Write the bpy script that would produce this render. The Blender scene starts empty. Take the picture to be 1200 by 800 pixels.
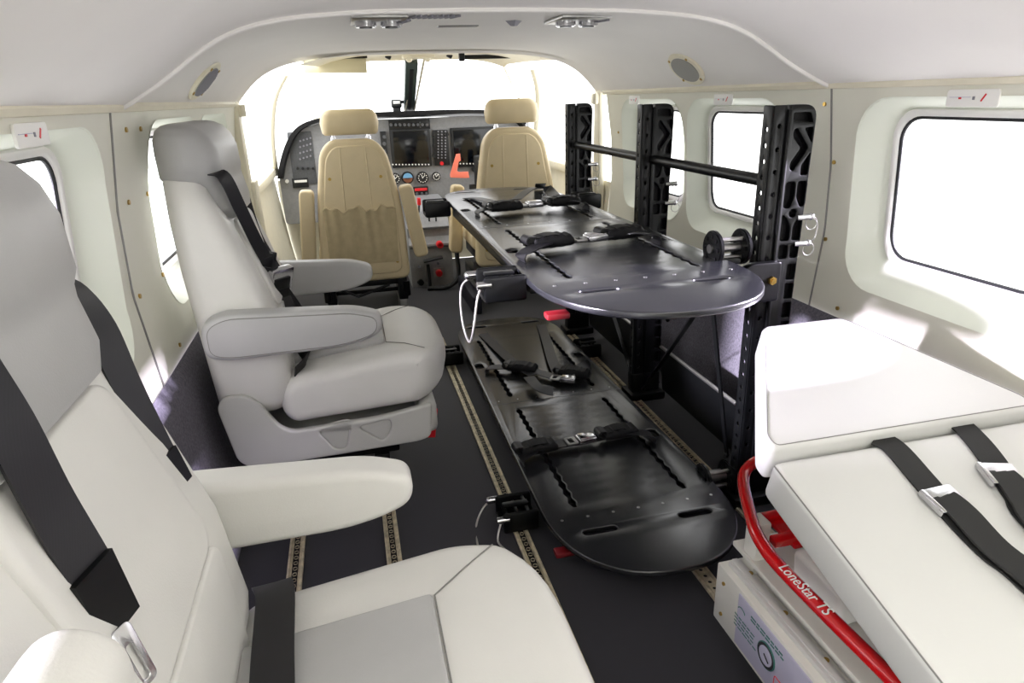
import bpy, bmesh, math, random
from mathutils import Vector, Matrix
random.seed(7)
S = bpy.context.scene
COL = S.collection
V = Vector
PI = math.pi

# ------------------------------------------------------------------ camera
FPX, EYE = 780.0, 1.10                      # focal length in px of the 1200x800 frame, eye height
def _basis():
    yv = V((398-600, 119-400, FPX)).normalized()
    dx = 68.0
    dy = (-(FPX*FPX) - (398-600)*dx)/(119-400)
    zv = -V((dx, dy, FPX)).normalized()
    xv = yv.cross(zv)
    return xv, yv, zv                       # world axes seen in camera space (x right, y down, z forward)
_X, _Y, _Z = _basis()
def ray(u, v):
    d = V((u-600, v-400, FPX))
    return V((d.dot(_X), d.dot(_Y), d.dot(_Z)))
def at(u, v, x=None, y=None, z=None):       # a point of the cabin on a known plane
    d = ray(u, v)
    t = (z-EYE)/d.z if z is not None else (y/d.y if y is not None else x/d.x)
    return V((0, 0, EYE)) + d*t
def on_plane(u, v, p0, n):
    d = ray(u, v); o = V((0, 0, EYE))
    return o + d*((p0-o).dot(n)/d.dot(n))
cd = bpy.data.cameras.new('camera'); cam = bpy.data.objects.new('camera', cd); COL.objects.link(cam)
cd.sensor_width = 36; cd.lens = FPX*36/1200; cd.clip_start = .02
r_, d_, f_ = [V((_X[i], _Y[i], _Z[i])) for i in range(3)]
M = Matrix((r_, -d_, -f_)).transposed().to_4x4(); M.translation = V((0, 0, EYE)); cam.matrix_world = M
S.camera = cam

# ------------------------------------------------------------------ world, lights, exposure
S.view_settings.view_transform = 'Standard'; S.view_settings.look = 'None'
S.view_settings.gamma = 1; S.view_settings.use_curve_mapping = False
S.view_settings.exposure = 0.66
w = bpy.data.worlds.new('hangar_glow'); S.world = w; w.use_nodes = True
w.node_tree.nodes['Background'].inputs[0].default_value = (1, 1, 1, 1)
w.node_tree.nodes['Background'].inputs[1].default_value = 2.2
def area(name, loc, target, sx, sy, power, col, spread=180):
    l = bpy.data.lights.new(name, 'AREA'); l.shape = 'RECTANGLE'; l.size = sx; l.size_y = sy
    l.energy = power; l.color = col; l.spread = math.radians(spread)
    o = bpy.data.objects.new(name, l); COL.objects.link(o)
    o.location = loc; o.rotation_euler = (V(target)-V(loc)).to_track_quat('-Z', 'Y').to_euler()
    return o
area('door_light', (-1.7, -1.0, 1.5), (.7, .8, .6), 1.4, 1.2, 15, (1, 1, .98))
area('ceiling_fill', (.50, -.25, 1.02), (.45, .35, 2), .5, .4, 6.5, (1, 1, .98), 130)  # added unseen fill lamp, aimed up to brighten the headliner
area('hangar_flood', (-4.2, 1.3, 1.45), (1.2, 1.25, .62),   .25, .25, 13, (.88, .80, 1), 30)
area('hangar_flood', (-4.2, .25, 1.95), (1.2, 1.5, .35), .25, .25, 30, (.90, .84, 1), 30)
area('hangar_flood', (5.2, .9, 2.1), (-.2, .8, .6), .25, .25, 60, (.84, .76, 1), 30)

# ------------------------------------------------------------------ materials
def lin(h):
    c = [int(h[i:i+2], 16)/255 for i in (0, 2, 4)]
    return tuple(x/12.92 if x <= .04045 else ((x+.055)/1.055)**2.4 for x in c)+(1,)
def mat(name, hexc, rough=.5, metal=0, noise=0, scale=40, bump=0, bscale=200, spec=.5, coat=0):
    m = bpy.data.materials.new(name); m.use_nodes = True
    nt = m.node_tree; b = nt.nodes['Principled BSDF']
    b.inputs['Base Color'].default_value = lin(hexc); b.inputs['Roughness'].default_value = rough
    b.inputs['Metallic'].default_value = metal; b.inputs['Specular IOR Level'].default_value = spec
    b.inputs['Coat Weight'].default_value = coat
    tc = nt.nodes.new('ShaderNodeTexCoord')
    if noise:
        n = nt.nodes.new('ShaderNodeTexNoise'); n.inputs['Scale'].default_value = scale; n.inputs['Detail'].default_value = 6
        nt.links.new(tc.outputs['Object'], n.inputs['Vector'])
        r = nt.nodes.new('ShaderNodeValToRGB'); c = lin(hexc)
        r.color_ramp.elements[0].position = .3; r.color_ramp.elements[1].position = .7
        r.color_ramp.elements[0].color = tuple(x*(1-noise) for x in c[:3])+(1,)
        r.color_ramp.elements[1].color = tuple(min(1, x*(1+noise)) for x in c[:3])+(1,)
        nt.links.new(n.outputs['Fac'], r.inputs['Fac']); nt.links.new(r.outputs['Color'], b.inputs['Base Color'])
    if bump:
        n = nt.nodes.new('ShaderNodeTexNoise'); n.inputs['Scale'].default_value = bscale; n.inputs['Detail'].default_value = 4
        nt.links.new(tc.outputs['Object'], n.inputs['Vector'])
        u = nt.nodes.new('ShaderNodeBump'); u.inputs['Strength'].default_value = bump; u.inputs['Distance'].default_value = .002
        nt.links.new(n.outputs['Fac'], u.inputs['Height']); nt.links.new(u.outputs['Normal'], b.inputs['Normal'])
    return m
def weave(name, hexc, rough, freq, amt, sheen=0):
    m = mat(name, hexc, rough); nt = m.node_tree; b = nt.nodes['Principled BSDF']
    tc = nt.nodes.new('ShaderNodeTexCoord'); outs = []
    for d in ('X', 'Y'):
        wv = nt.nodes.new('ShaderNodeTexWave'); wv.bands_direction = d; wv.inputs['Scale'].default_value = freq
        nt.links.new(tc.outputs['Object'], wv.inputs['Vector']); outs.append(wv)
    mx = nt.nodes.new('ShaderNodeMath'); mx.operation = 'MULTIPLY'
    nt.links.new(outs[0].outputs['Fac'], mx.inputs[0]); nt.links.new(outs[1].outputs['Fac'], mx.inputs[1])
    c = lin(hexc); r = nt.nodes.new('ShaderNodeValToRGB')
    r.color_ramp.elements[0].color = tuple(x*(1-amt) for x in c[:3])+(1,)
    r.color_ramp.elements[1].color = tuple(min(1, x*(1+amt)) for x in c[:3])+(1,)
    nt.links.new(mx.outputs[0], r.inputs['Fac']); nt.links.new(r.outputs['Color'], b.inputs['Base Color'])
    b.inputs['Sheen Weight'].default_value = sheen
    return m
MW = mat('ivory_panel', 'E3E2D3', .55, noise=.02, scale=6, bump=.05, bscale=300)
MC = mat('headliner', 'EEEBE7', .75, noise=.015, scale=5, bump=.08, bscale=400)
MREC = mat('window_surround', 'E6EADC', .5)
MCREAM = mat('cream_plastic', 'E8E2CC', .5, noise=.03, scale=20)
MGASK = mat('black_gasket', '15161A', .5)
MCARP = weave('floor_carpet', '17151F', .85, 220, .5, .25)
MSIDE = mat('heather_side_carpet', '625F68', .9, noise=.35, scale=160, bump=.3, bscale=300)
MLEA = mat('white_leather', 'D9D8D3', .38, noise=.02, scale=12, bump=.12, bscale=420)
MLG = mat('grey_leather', 'B0B0AF', .4, noise=.03, scale=12, bump=.12, bscale=420)
MSHELL = mat('seat_shell_plastic', 'BCBCB7', .45, noise=.02, scale=10)
MSEAM = mat('seam_grey', '83827E', .8)  # grey of the seams, panel joints and piping
MBELT = weave('belt_webbing', '151419', .45, 320, .4)
MBEIGE = mat('beige_leather', 'CDBC97', .42, noise=.04, scale=14, bump=.12, bscale=400)
MBEIGE2 = mat('beige_pocket_cloth', 'B5A581', .6, noise=.08, scale=30, bump=.2, bscale=150)
MBLK = mat('black_anodised', '08090A', .34, noise=.2, scale=60, spec=.3)
MLIT = mat('litter_black_satin', '1C1D20', .27, noise=.12, scale=4, bump=.05, bscale=500, spec=.9)
MPAD = mat('black_padding', '0B0B0D', .6, bump=.3, bscale=150, spec=.3)
MCHR = mat('polished_steel', 'C9C9CC', .2, 1)
MALU = mat('brushed_aluminium', 'A9A8A6', .38, 1, noise=.1, scale=30)
MTRK = mat('aged_track_alloy', 'C8BDA2', .45, .35, noise=.3, scale=60)
MBRS = mat('brass_screw', 'B99A55', .3, 1)
MRED = mat('red_enamel', 'C80E14', .18, coat=.6)
MDRED = mat('dark_red_lever', '6E0C16', .45)
MREDP = mat('red_plastic', 'D8202A', .4)
MSAL = mat('salmon_lock', 'F2806A', .5)
MPNL = mat('grey_instrument_panel', '8E8F91', .6, noise=.08, scale=60)
MPNLD = mat('dark_switch_panel', '55575A', .6, noise=.15, scale=90)
MBEZ = mat('avionics_black', '121416', .5)
MSCR = mat('dark_screen', '04070C', .12)
MWHT = mat('white_paint', 'F0EFEA', .45)
MWHTM = mat('white_powder_coat', 'DEDCD4', .45, noise=.03, scale=20)
MLAB = mat('lilac_label', 'B9B6CB', .5)
MSLD = mat('anodised_slide', 'D9D8D6', .42, .25)
MGRN = mat('green_print', '2F6B62', .6)
MPRT = mat('grey_print', '8C8B92', .7)
MBLUE = mat('blue_lever', '2C62B8', .4)
MSKY = mat('horizon_blue', '6FA6CE', .5)
MEARTH = mat('horizon_brown', '7A4B32', .5)
MGRY = mat('mid_grey_fabric', '9B9A94', .8, bump=.3, bscale=500)
MPOST = mat('windshield_post_green', '3C4A46', .5)
MCOT = mat('cot_vinyl', 'D2D2CE', .42, noise=.01, scale=8, bump=.06, bscale=200)
MTAN = mat('smoked_tan_visor', 'CFC7A6', .4)
MCBL = mat('steel_cable', 'B9B7B2', .35, .8)
MUND = mat('dark_navy_base', '14141F', .6)
def glass():
    m = bpy.data.materials.new('clear_acrylic'); m.use_nodes = True; nt = m.node_tree
    nt.nodes.remove(nt.nodes['Principled BSDF'])
    t = nt.nodes.new('ShaderNodeBsdfTransparent'); g = nt.nodes.new('ShaderNodeBsdfGlossy'); g.inputs['Roughness'].default_value = .03
    mx = nt.nodes.new('ShaderNodeMixShader'); mx.inputs[0].default_value = .04
    nt.links.new(t.outputs[0], mx.inputs[1]); nt.links.new(g.outputs[0], mx.inputs[2])
    nt.links.new(mx.outputs[0], nt.nodes['Material Output'].inputs[0]); return m
MGL = glass()
def glow(name, col, s):
    m = bpy.data.materials.new(name); m.use_nodes = True; nt = m.node_tree
    b = nt.nodes['Principled BSDF']; b.inputs['Emission Color'].default_value = col; b.inputs['Emission Strength'].default_value = s
    return m

# ------------------------------------------------------------------ mesh helpers
def link(name, me, m, parent=None, world=True):
    o = bpy.data.objects.new(name, me); COL.objects.link(o)
    if m and not me.materials: me.materials.append(m)
    if parent is not None:
        o.parent = parent
        mp = Matrix.Translation(parent.location) if parent.parent is None and parent.rotation_euler.z == 0 else None
        if world: o.matrix_parent_inverse = wm(parent).inverted()
    return o
def wm(o):
    m = Matrix.LocRotScale(o.location, o.rotation_euler, o.scale)
    return (wm(o.parent) @ o.matrix_parent_inverse @ m) if o.parent else m
def finish(bm, smooth=35):
    bmesh.ops.remove_doubles(bm, verts=bm.verts, dist=1e-6)
    bmesh.ops.recalc_face_normals(bm, faces=bm.faces)
    me = bpy.data.meshes.new('m'); bm.to_mesh(me); bm.free()
    if smooth:
        for p in me.polygons: p.use_smooth = True
        me.set_sharp_from_angle(angle=math.radians(smooth))
    return me
class MB:
    def __init__(s): s.bm = bmesh.new()
    def box(s, c, size, rot=None, bev=0, seg=2):
        b = bmesh.new(); bmesh.ops.create_cube(b, size=1)
        for v in b.verts: v.co = V((v.co.x*size[0], v.co.y*size[1], v.co.z*size[2]))
        if bev: bmesh.ops.bevel(b, geom=b.edges[:], offset=bev, segments=seg, affect='EDGES', profile=.5)
        Mx = Matrix.Translation(V(c)) @ (rot.to_4x4() if rot is not None else Matrix())
        return s.add(b, Mx)
    def add(s, b, Mx=None):
        if Mx is not None: bmesh.ops.transform(b, matrix=Mx, verts=b.verts)
        me = bpy.data.meshes.new('t'); b.to_mesh(me); b.free(); s.bm.from_mesh(me); bpy.data.meshes.remove(me); return s
    def addmesh(s, me, Mx=None):
        b = bmesh.new(); b.from_mesh(me); bpy.data.meshes.remove(me); return s.add(b, Mx)
    def cyl(s, p0, p1, r, r2=None, seg=20, bev=0):
        p0, p1 = V(p0), V(p1); d = p1-p0
        b = bmesh.new(); bmesh.ops.create_cone(b, cap_ends=True, segments=seg, radius1=r, radius2=r if r2 is None else r2, depth=d.length)
        if bev:
            es = [e for e in b.edges if len(e.link_faces) == 2 and any(len(f.verts) > 4 for f in e.link_faces)]
            bmesh.ops.bevel(b, geom=es, offset=bev, segments=2, affect='EDGES')
        return s.add(b, Matrix.Translation((p0+p1)/2) @ d.to_track_quat('Z', 'Y').to_matrix().to_4x4())
    def ball(s, c, r, sc=(1, 1, 1), seg=16):
        b = bmesh.new(); bmesh.ops.create_uvsphere(b, u_segments=seg, v_segments=seg//2, radius=r)
        return s.add(b, Matrix.Translation(V(c)) @ Matrix.Diagonal((*sc, 1)))
    def tube(s, pts, r, closed=False, seg=10, smooth=0):
        pts = [V(p) for p in pts]
        if smooth: pts = catmull(pts, smooth, closed)
        n = len(pts); rings = []; up = None
        for i, p in enumerate(pts):
            a = pts[i-1] if (i > 0 or closed) else p; c = pts[(i+1) % n] if (i < n-1 or closed) else p
            t = (c-a).normalized()
            if up is None: up = t.orthogonal().normalized()
            up = (up - t*up.dot(t)).normalized(); sd = t.cross(up)
            rings.append([s.bm.verts.new(p+up*(r*math.cos(2*PI*k/seg))+sd*(r*math.sin(2*PI*k/seg))) for k in range(seg)])
        for i in range(n if closed else n-1):
            A, B = rings[i], rings[(i+1) % n]
            for k in range(seg): s.bm.faces.new((A[k], A[(k+1) % seg], B[(k+1) % seg], B[k]))
        if not closed: s.bm.faces.new(rings[0]); s.bm.faces.new(rings[-1])
        return s
    def loft(s, loops, cap=True, closed=True):
        R = [[s.bm.verts.new(V(p)) for p in L] for L in loops]; n = len(R[0])
        for A, B in zip(R, R[1:]):
            for k in range(n if closed else n-1): s.bm.faces.new((A[k], A[(k+1) % n], B[(k+1) % n], B[k]))
        if cap: s.bm.faces.new(R[0]); s.bm.faces.new(R[-1])
        return s
    def strip(s, pts, width, side, th=.0025, sm=6):
        # flat webbing along pts; side = direction across (one vector or one per point)
        pts = [V(p) for p in pts]; sides = [V(side)]*len(pts) if not isinstance(side, list) else [V(q) for q in side]
        ws = [width]*len(pts) if not isinstance(width, (list, tuple)) else list(width)
        if sm:
            cp = catmull(pts, sm); cs = catmull(sides, sm); cw = [q.x for q in catmull([V((q, 0, 0)) for q in ws], sm)]
        else: cp, cs, cw = pts, sides, ws
        L = []
        for i, p in enumerate(cp):
            t = (cp[min(i+1, len(cp)-1)]-cp[max(i-1, 0)]).normalized()
            sd = (cs[i]-t*cs[i].dot(t)).normalized(); nn = t.cross(sd)*(th/2); h = sd*(cw[i]/2)
            L.append([p-h-nn, p+h-nn, p+h+nn, p-h+nn])
        return s.loft(L)
    def build(s, name, m, parent=None, smooth=35):
        return link(name, finish(s.bm, smooth), m, parent)
def catmull(P, k, closed=False):
    n = len(P); out = []
    for i in range(n if closed else n-1):
        g = lambda j: P[j % n] if closed else P[max(0, min(n-1, j))]
        a, b, c, d = g(i-1), g(i), g(i+1), g(i+2)
        for q in range(k):
            t = q/k
            out.append(.5*((2*b)+(c-a)*t+(2*a-5*b+4*c-d)*t*t+(3*b-a-3*c+d)*t**3))
    if not closed: out.append(P[-1].copy())
    return out
def rr(cx, cy, w_, h_, r, n=6):
    r = min(r, w_/2-1e-4, h_/2-1e-4); L = []
    for qx, qy, a0 in ((1, 1, 0), (-1, 1, 90), (-1, -1, 180), (1, -1, 270)):
        for i in range(n+1):
            a = math.radians(a0+90*i/n); L.append((cx+qx*(w_/2-r)+r*math.cos(a), cy+qy*(h_/2-r)+r*math.sin(a)))
    return L
def roundpoly(P, r, n=5):
    L = []; N = len(P); rs = r if isinstance(r, (list, tuple)) else [r]*N
    for i in range(N):
        a, b, c = V(P[i-1]), V(P[i]), V(P[(i+1) % N]); u = (a-b); v = (c-b)
        q = min(rs[i], u.length*.49, v.length*.49)
        if q < 1e-5: L.append(tuple(b)); continue
        s0 = b+u.normalized()*q; s1 = b+v.normalized()*q
        for k in range(n+1):
            t = k/n; L.append(tuple((1-t)**2*s0+2*t*(1-t)*b+t*t*s1))
    return L
def circ(cx, cy, r, n=14): return [(cx+r*math.cos(2*PI*k/n), cy+r*math.sin(2*PI*k/n)) for k in range(n)]
def plate_mesh(outline, holes=(), th=.01, bev=0, res=2):
    """flat sheet in XY with holes and rounded rims, thickness along Z, centred"""
    cu = bpy.data.curves.new('c', 'CURVE'); cu.dimensions = '2D'; cu.fill_mode = 'BOTH'
    cu.extrude = max(0, th/2-bev); cu.bevel_depth = bev; cu.bevel_resolution = res; cu.offset = -bev
    for L in [outline]+list(holes):
        sp = cu.splines.new('POLY'); sp.points.add(len(L)-1); sp.use_cyclic_u = True
        for p, q in zip(sp.points, L): p.co = (q[0], q[1], 0, 1)
    o = bpy.data.objects.new('c', cu); COL.objects.link(o)
    dg = bpy.context.evaluated_depsgraph_get(); me = bpy.data.meshes.new_from_object(o.evaluated_get(dg), depsgraph=dg)
    bpy.data.objects.remove(o); bpy.data.curves.remove(cu); me.materials.clear()
    return me
XZ = Matrix(((1, 0, 0, 0), (0, 0, -1, 0), (0, 1, 0, 0), (0, 0, 0, 1)))     # sheet (x, y) -> world (x, z), thickness along y
YZ = Matrix(((0, 0, 1, 0), (1, 0, 0, 0), (0, 1, 0, 0), (0, 0, 0, 1)))      # sheet (x, y) -> world (y, z), thickness along x
def T(x, y, z): return Matrix.Translation((x, y, z))
def plate(outline, holes=(), th=.01, bev=0, Mx=None, res=2): return MB().addmesh(plate_mesh(outline, holes, th, bev, res), Mx)
def padd(mb, outline, holes=(), th=.01, bev=0, Mx=None, res=2): return mb.addmesh(plate_mesh(outline, holes, th, bev, res), Mx)
def thing(name, label, cat, loc=(0, 0, 0), rz=0, group=None):
    o = bpy.data.objects.new(name, None); COL.objects.link(o); o.empty_display_size = .05
    o.location = loc; o.rotation_euler = (0, 0, rz); o['label'] = label; o['category'] = cat
    if group: o['group'] = group
    return o
def tag(o, label, cat, group=None):
    o['label'] = label; o['category'] = cat
    if group: o['group'] = group
    return o
def struct(o): o['kind'] = 'structure'; return o
def dup(o, parent=None):
    c = o.copy(); COL.objects.link(c)
    if parent is not None:
        mi = o.matrix_parent_inverse.copy(); c.parent = parent; c.matrix_parent_inverse = mi
    for ch in [q for q in bpy.data.objects if q.parent == o]: dup(ch, c)
    return c
def text(body, size, Mx, th=.0006, shear=0):
    cu = bpy.data.curves.new('t', 'FONT'); cu.body = body; cu.size = size; cu.extrude = th; cu.shear = shear; cu.align_x = 'CENTER'; cu.align_y = 'CENTER'
    o = bpy.data.objects.new('t', cu); COL.objects.link(o)
    dg = bpy.context.evaluated_depsgraph_get(); me = bpy.data.meshes.new_from_object(o.evaluated_get(dg), depsgraph=dg)
    bpy.data.objects.remove(o); bpy.data.curves.remove(cu); me.materials.clear(); me.transform(Mx)
    return me

# ================================================================== cabin shell
CX = .40
def half(z):
    T_ = [(0, .80), (.25, .835), (.5, .862), (.72, .882), (.9, .874), (1.1, .845), (1.3, .8)]
    for (a, b), (c, d) in zip(T_, T_[1:]):
        if z <= c: return b+(d-b)*(z-a)/(c-a)
    return T_[-1][1]
def wx(side, z): return CX+side*half(z)
PROF = [(0, 1.289), (.3, 1.286), (.45, 1.276), (.55, 1.259), (.63, 1.228), (.70, 1.180), (.76, 1.143), (.81, 1.118), (.845, 1.10)]
def zc(d):
    d = abs(d+.03*max(0, 1-(d/.845)**4))
    def raw(d):
        d = abs(d)
        for (a, b), (c, e) in zip(PROF, PROF[1:]):
            if d <= c: return b+(e-b)*(d-a)/(c-a)
        return 1.10
    k = .035 if d < .79 else .01
    return sum(raw(d+q*k) for q in (-1, -.5, 0, .5, 1))/5
W_, H_ = .42, .33
WZ = .855
def wall(side, name, y0, y1, z0, z1, wins):
    holes = [rr(yc, .835, .60, .47, .11) for yc in wins]
    me = plate_mesh([(y0, z0), (y1, z0), (y1, z1), (y0, z1)], holes, 0)
    bm = bmesh.new(); bm.from_mesh(me); bpy.data.meshes.remove(me)
    for k in range(1, 24):
        bmesh.ops.bisect_plane(bm, geom=bm.verts[:]+bm.edges[:]+bm.faces[:], plane_co=(0, z0+(z1-z0)*k/24, 0), plane_no=(0, 1, 0))
    for v in bm.verts: v.co = V((wx(side, v.co.y), v.co.x, v.co.y))
    o = link(name, finish(bm, 40), MW); return struct(o)
LEFTW = [.29, 1.18, 2.105, 2.74]
RIGHTW = [.29, 1.205, 2.105, 2.74]
wl = wall(-1, 'wall_left', -.3, 3.28, .5, 1.1, LEFTW)
wr = wall(1, 'wall_right', -1.3, 3.20, .5, 1.1, RIGHTW)
def side_window(side, yc, n):
    o = MB(); out = rr(yc, .835, .60, .47, .11, 8)
    def lp(ow, oh, zc_, r, dx): return [V((wx(side, z)+side*dx, y, z)) for y, z in rr(yc, zc_, ow, oh, r, 8)]
    o.loft([lp(.604, .474, .835, .11, -.002), lp(.59, .46, .836, .105, .004), lp(.50, .40, .848, .085, .045), lp(W_+.05, H_+.05, WZ, .075, .055), lp(W_+.02, H_+.02, WZ, .065, .054)], cap=False)
    root = struct(o.build('window_%d' % n, MREC, None, 60))
    fr = MB().loft([lp(W_+.052, H_+.052, WZ, .075, .054), lp(W_+.044, H_+.044, WZ, .072, .047), lp(W_+.022, H_+.022, WZ, .066, .047), lp(W_+.012, H_+.012, WZ, .062, .056)], cap=False)
    fr.build('frame', MWHT, root, 60)
    MB().tube(lp(W_+.01, H_+.01, WZ, .062, .056), .0045, True, 8).build('gasket', MGASK, root)
    L = lp(W_+.008, H_+.008, WZ, .06, .060); g = MB(); g.bm.faces.new([g.bm.verts.new(p) for p in L]); bmesh.ops.triangulate(g.bm, faces=g.bm.faces[:])
    g.build('glass', MGL, root, 0)
    return root
n = 1
for yc in RIGHTW: side_window(1, yc, n); n += 1
for yc in LEFTW: side_window(-1, yc, n); n += 1
# floor
fl = MB(); fl.box((CX, 1.7, -.02), (1.70, 6.1, .04)); struct(fl.build('floor', MCARP, None, 0))
# lower side carpet
for sd, nm in ((-1, 'baseboard_left'), (1, 'baseboard_right')):
    m = MB(); zs = [.505, .47, .4, .3, .2, .1, 0]
    m.loft([[(wx(sd, z)-sd*(.004+.014*(z < .49)), y, z) for y in (-.3 if sd < 0 else -1.3, .5, 1.5, 2.5, 3.28)] for z in zs], cap=False, closed=False)
    struct(m.build(nm, MSIDE, None, 60))
m = MB(); m.box((CX, -1.32, .65), (1.75, .04, 1.3)); struct(m.build('wall_back', MW, None, 0))
# trim rail between wall and headliner
for sd, nm in ((-1, 'trim_1'), (1, 'trim_2')):
    m = MB(); x = wx(sd, 1.1)
    m.loft([[(x-sd*.010, y, 1.112), (x-sd*.014, y, 1.104), (x-sd*.010, y, 1.094), (x+sd*.004, y, 1.092), (x+sd*.01, y, 1.112)] for y in (-.3, 3.22)])
    struct(m.build(nm, MCREAM, None))
# ceiling: aft headliner with a rolled lip, forward headliner set a little higher
xs = [CX-.845+1.69*i/64 for i in range(65)]
STEP = 1.60
m = MB(); ys = [-1.3, .2, .6, .95, 1.3, STEP-.03, STEP-.008, STEP, STEP-.004]; dz = [0, 0, 0, 0, 0, -.001, -.003, -.005, -.008]
def prof(y, dz=0, sc=1): return [(CX+(x-CX)*sc, y, zc(x-CX)+dz*(1-.6*max(0, abs(x-CX)-.6)/.245)) for x in xs]
m.loft([prof(y, d) for y, d in zip(ys, dz)], cap=False, closed=False)
ceil = struct(m.build('ceiling', MC, None, 50))
m = MB()
FP = [(0, 1.314), (.30, 1.311), (.48, 1.299), (.60, 1.280), (.69, 1.248), (.755, 1.205), (.80, 1.158), (.83, 1.122), (.845, 1.10)]
def fz(x, y=2.0):
    def raw(d):
        d = abs(d)
        for (a, b), (c, e) in zip(FP, FP[1:]):
            if d <= c: return b+(e-b)*(d-a)/(c-a)
        return 1.10
    d = x-CX; k = .03 if abs(d) < .80 else .008
    z = sum(raw(d+q*k) for q in (-1, -.5, 0, .5, 1))/5
    f = max(0, min(1, (y-2.3)/.95)); f = f*f*(3-2*f)
    return z-.006*f*max(0, 1-(abs(d)/.8)**3)
def fprof(y): return [(x, y, fz(x, y)) for x in xs]
m.loft([fprof(y) for y in (1.56, 1.62, 1.68, 1.75, 1.85, 1.95, 2.1, 2.25, 2.4, 2.55, 2.7, 2.85, 3.0, 3.1, 3.2, 3.27)]+[[(x, 3.3, z-.014) for x, y, z in fprof(3.27)]], cap=False, closed=False)
# close the gap between lip and forward headliner
m.loft([[(x, STEP-.006, zc(x-CX)+.0) for x in xs], [(x, STEP-.012, fz(x)+.012) for x in xs]], cap=False, closed=False)
fwd = m.build('forward_headliner', MC, ceil, 50)
# rolled bead along the lip
MB().tube([(x, STEP+.004, zc(x-CX)-.006*(1-.6*max(0, abs(x-CX)-.6)/.245)) for x in xs], .007, False, 8).build('lip_bead', MC, ceil)
# panel seams in headliner
for y in (.62,):
    MB().tube([(x, y, zc(x-CX)-.0005) for x in xs], .0012, False, 6).build('seam', MSEAM, ceil)
# wall seams and brass screws
def wseam(side, y, z0=.5, z1=1.098):
    o = MB().tube([(wx(side, z0+(z1-z0)*k/20)-side*.001, y, z0+(z1-z0)*k/20) for k in range(21)], .0028, False, 6).build('panel_joint', MSEAM, wr if side > 0 else wl)
wseam(1, 1.60); wseam(-1, 1.545)
for u, v, sd in [(967, 122, 1), (978, 190, 1), (968, 280, 1), (982, 361, 1), (147, 152, -1), (164, 151, -1), (150, 237, -1), (172, 227, -1), (163, 347, -1), (190, 322, -1), (210, 404, -1), (725, 155, 1)]:
    p = at(u, v, x=wx(sd, .85)); p = at(u, v, x=wx(sd, p.z)); p = at(u, v, x=wx(sd, p.z))
    if not (.5 < p.z < 1.1): continue
    MB().cyl(p-V((sd*.004, 0, 0)), p+V((sd*.003, 0, 0)), .0055, seg=12).build('screw', MBRS, wr if sd > 0 else wl)
# ---------------- cockpit shell
cw = MB()
for sd in (-1, 1):                                            # door lower panels
    cw.loft([[(CX+sd*(half(z)-.0), y, z) for y in (3.2, 3.7, 4.2, 4.75)] for z in (0, .2, .45, .68)], cap=False, closed=False)
cw.loft([[(CX-.86, 4.76, z), (CX+.86, 4.76, z)] for z in (0, .62)], cap=False, closed=False)
ck = struct(cw.build('wall_front', MCREAM, None))
for sd, nm in ((-1, 'door_1'), (1, 'door_2')):
    m = MB(); x = CX+sd*.85
    m.box((x, 3.30, .80), (.035, .085, .64), bev=.012)                # rear door post
    m.box((x+sd*.01, 3.98, .695), (.05, 1.32, .05), bev=.012)           # sill
    m.tube([(x, 4.62, .68), (x-sd*.03, 4.35, .9), (x-sd*.10, 4.05, 1.12), (x-sd*.2, 3.8, 1.25)], .022, seg=10, smooth=4)
    m.box((x-sd*.02, 3.35, .62), (.03, .12, .30), bev=.01)
    d = struct(m.build(nm, MCREAM, None))
    m = MB(); m.box((x-sd*.02, 3.3, 1.075), (.03, .07, .05), bev=.008); m.cyl((x-sd*.035, 3.27, 1.05), (x-sd*.035, 3.27, 1.10), .012); m.build('latch', MCREAM, d)
    L = [(x+sd*.012, 3.34, .72), (x+sd*.012, 4.60, .72), (x-sd*.02, 4.33, .92), (x-sd*.09, 4.05, 1.12), (x-sd*.14, 3.8, 1.21), (x-sd*.03, 3.34, 1.12)]
    g = MB(); g.bm.faces.new([g.bm.verts.new(p) for p in L]); bmesh.ops.triangulate(g.bm, faces=g.bm.faces[:]); g.build('glass', MGL, d, 0)
# cockpit roof band
m = MB(); lo = []
for y, hw, z in ((3.27, .62, 1.302), (3.5, .58, 1.314), (3.75, .54, 1.320), (3.98, .50, 1.320), (4.02, .49, 1.306)):
    lo.append([(CX+.05-hw+2*hw*i/16, y, z-.05*abs(i/8-1)**4) for i in range(17)])
m.loft(lo, cap=False, closed=False); roof = struct(m.build('trim_3', MCREAM, None))
# windshield: two panes and the centre post
PB, PT = at(479, 129, y=4.86), at(482, 70, y=4.02)
m = MB(); sd_ = V((.034, 0, 0)); nn = V((0, .02, .02))
m.loft([[p-sd_-nn, p+sd_-nn, p+sd_+nn, p-sd_+nn] for p in (PB, PT)]); post = struct(m.build('trim_4', MPOST, None, 0))
MB().loft([[p-sd_*.3-nn*1.2, p+sd_*.3-nn*1.2, p+sd_*.3+nn, p-sd_*.3+nn] for p in (PB+(PT-PB)*.1, PB+(PT-PB)*.9)]).build('seal_strip', MGASK, post, 0)
for k, (xa, xb) in enumerate(((PB.x-.84, PB.x-.03), (PB.x+.03, PB.x+.82))):
    sgn = -1 if k == 0 else 1
    L = [(xa, 4.86, 1.0), (xb, 4.86, 1.0), (xb, 4.02, 1.31), (xa+(.36 if k == 0 else 0), 4.02, 1.31)] if k == 0 else [(xa, 4.86, 1.0), (xb, 4.86, 1.0), (xb-.36, 4.02, 1.31), (xa, 4.02, 1.31)]
    fr = MB().tube(L, .008, True, 8); q = struct(fr.build('window_%d' % n, MCREAM, None)); n += 1
    g = MB(); g.bm.faces.new([g.bm.verts.new(p) for p in L]); g.build('glass', MGL, q, 0)

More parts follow.
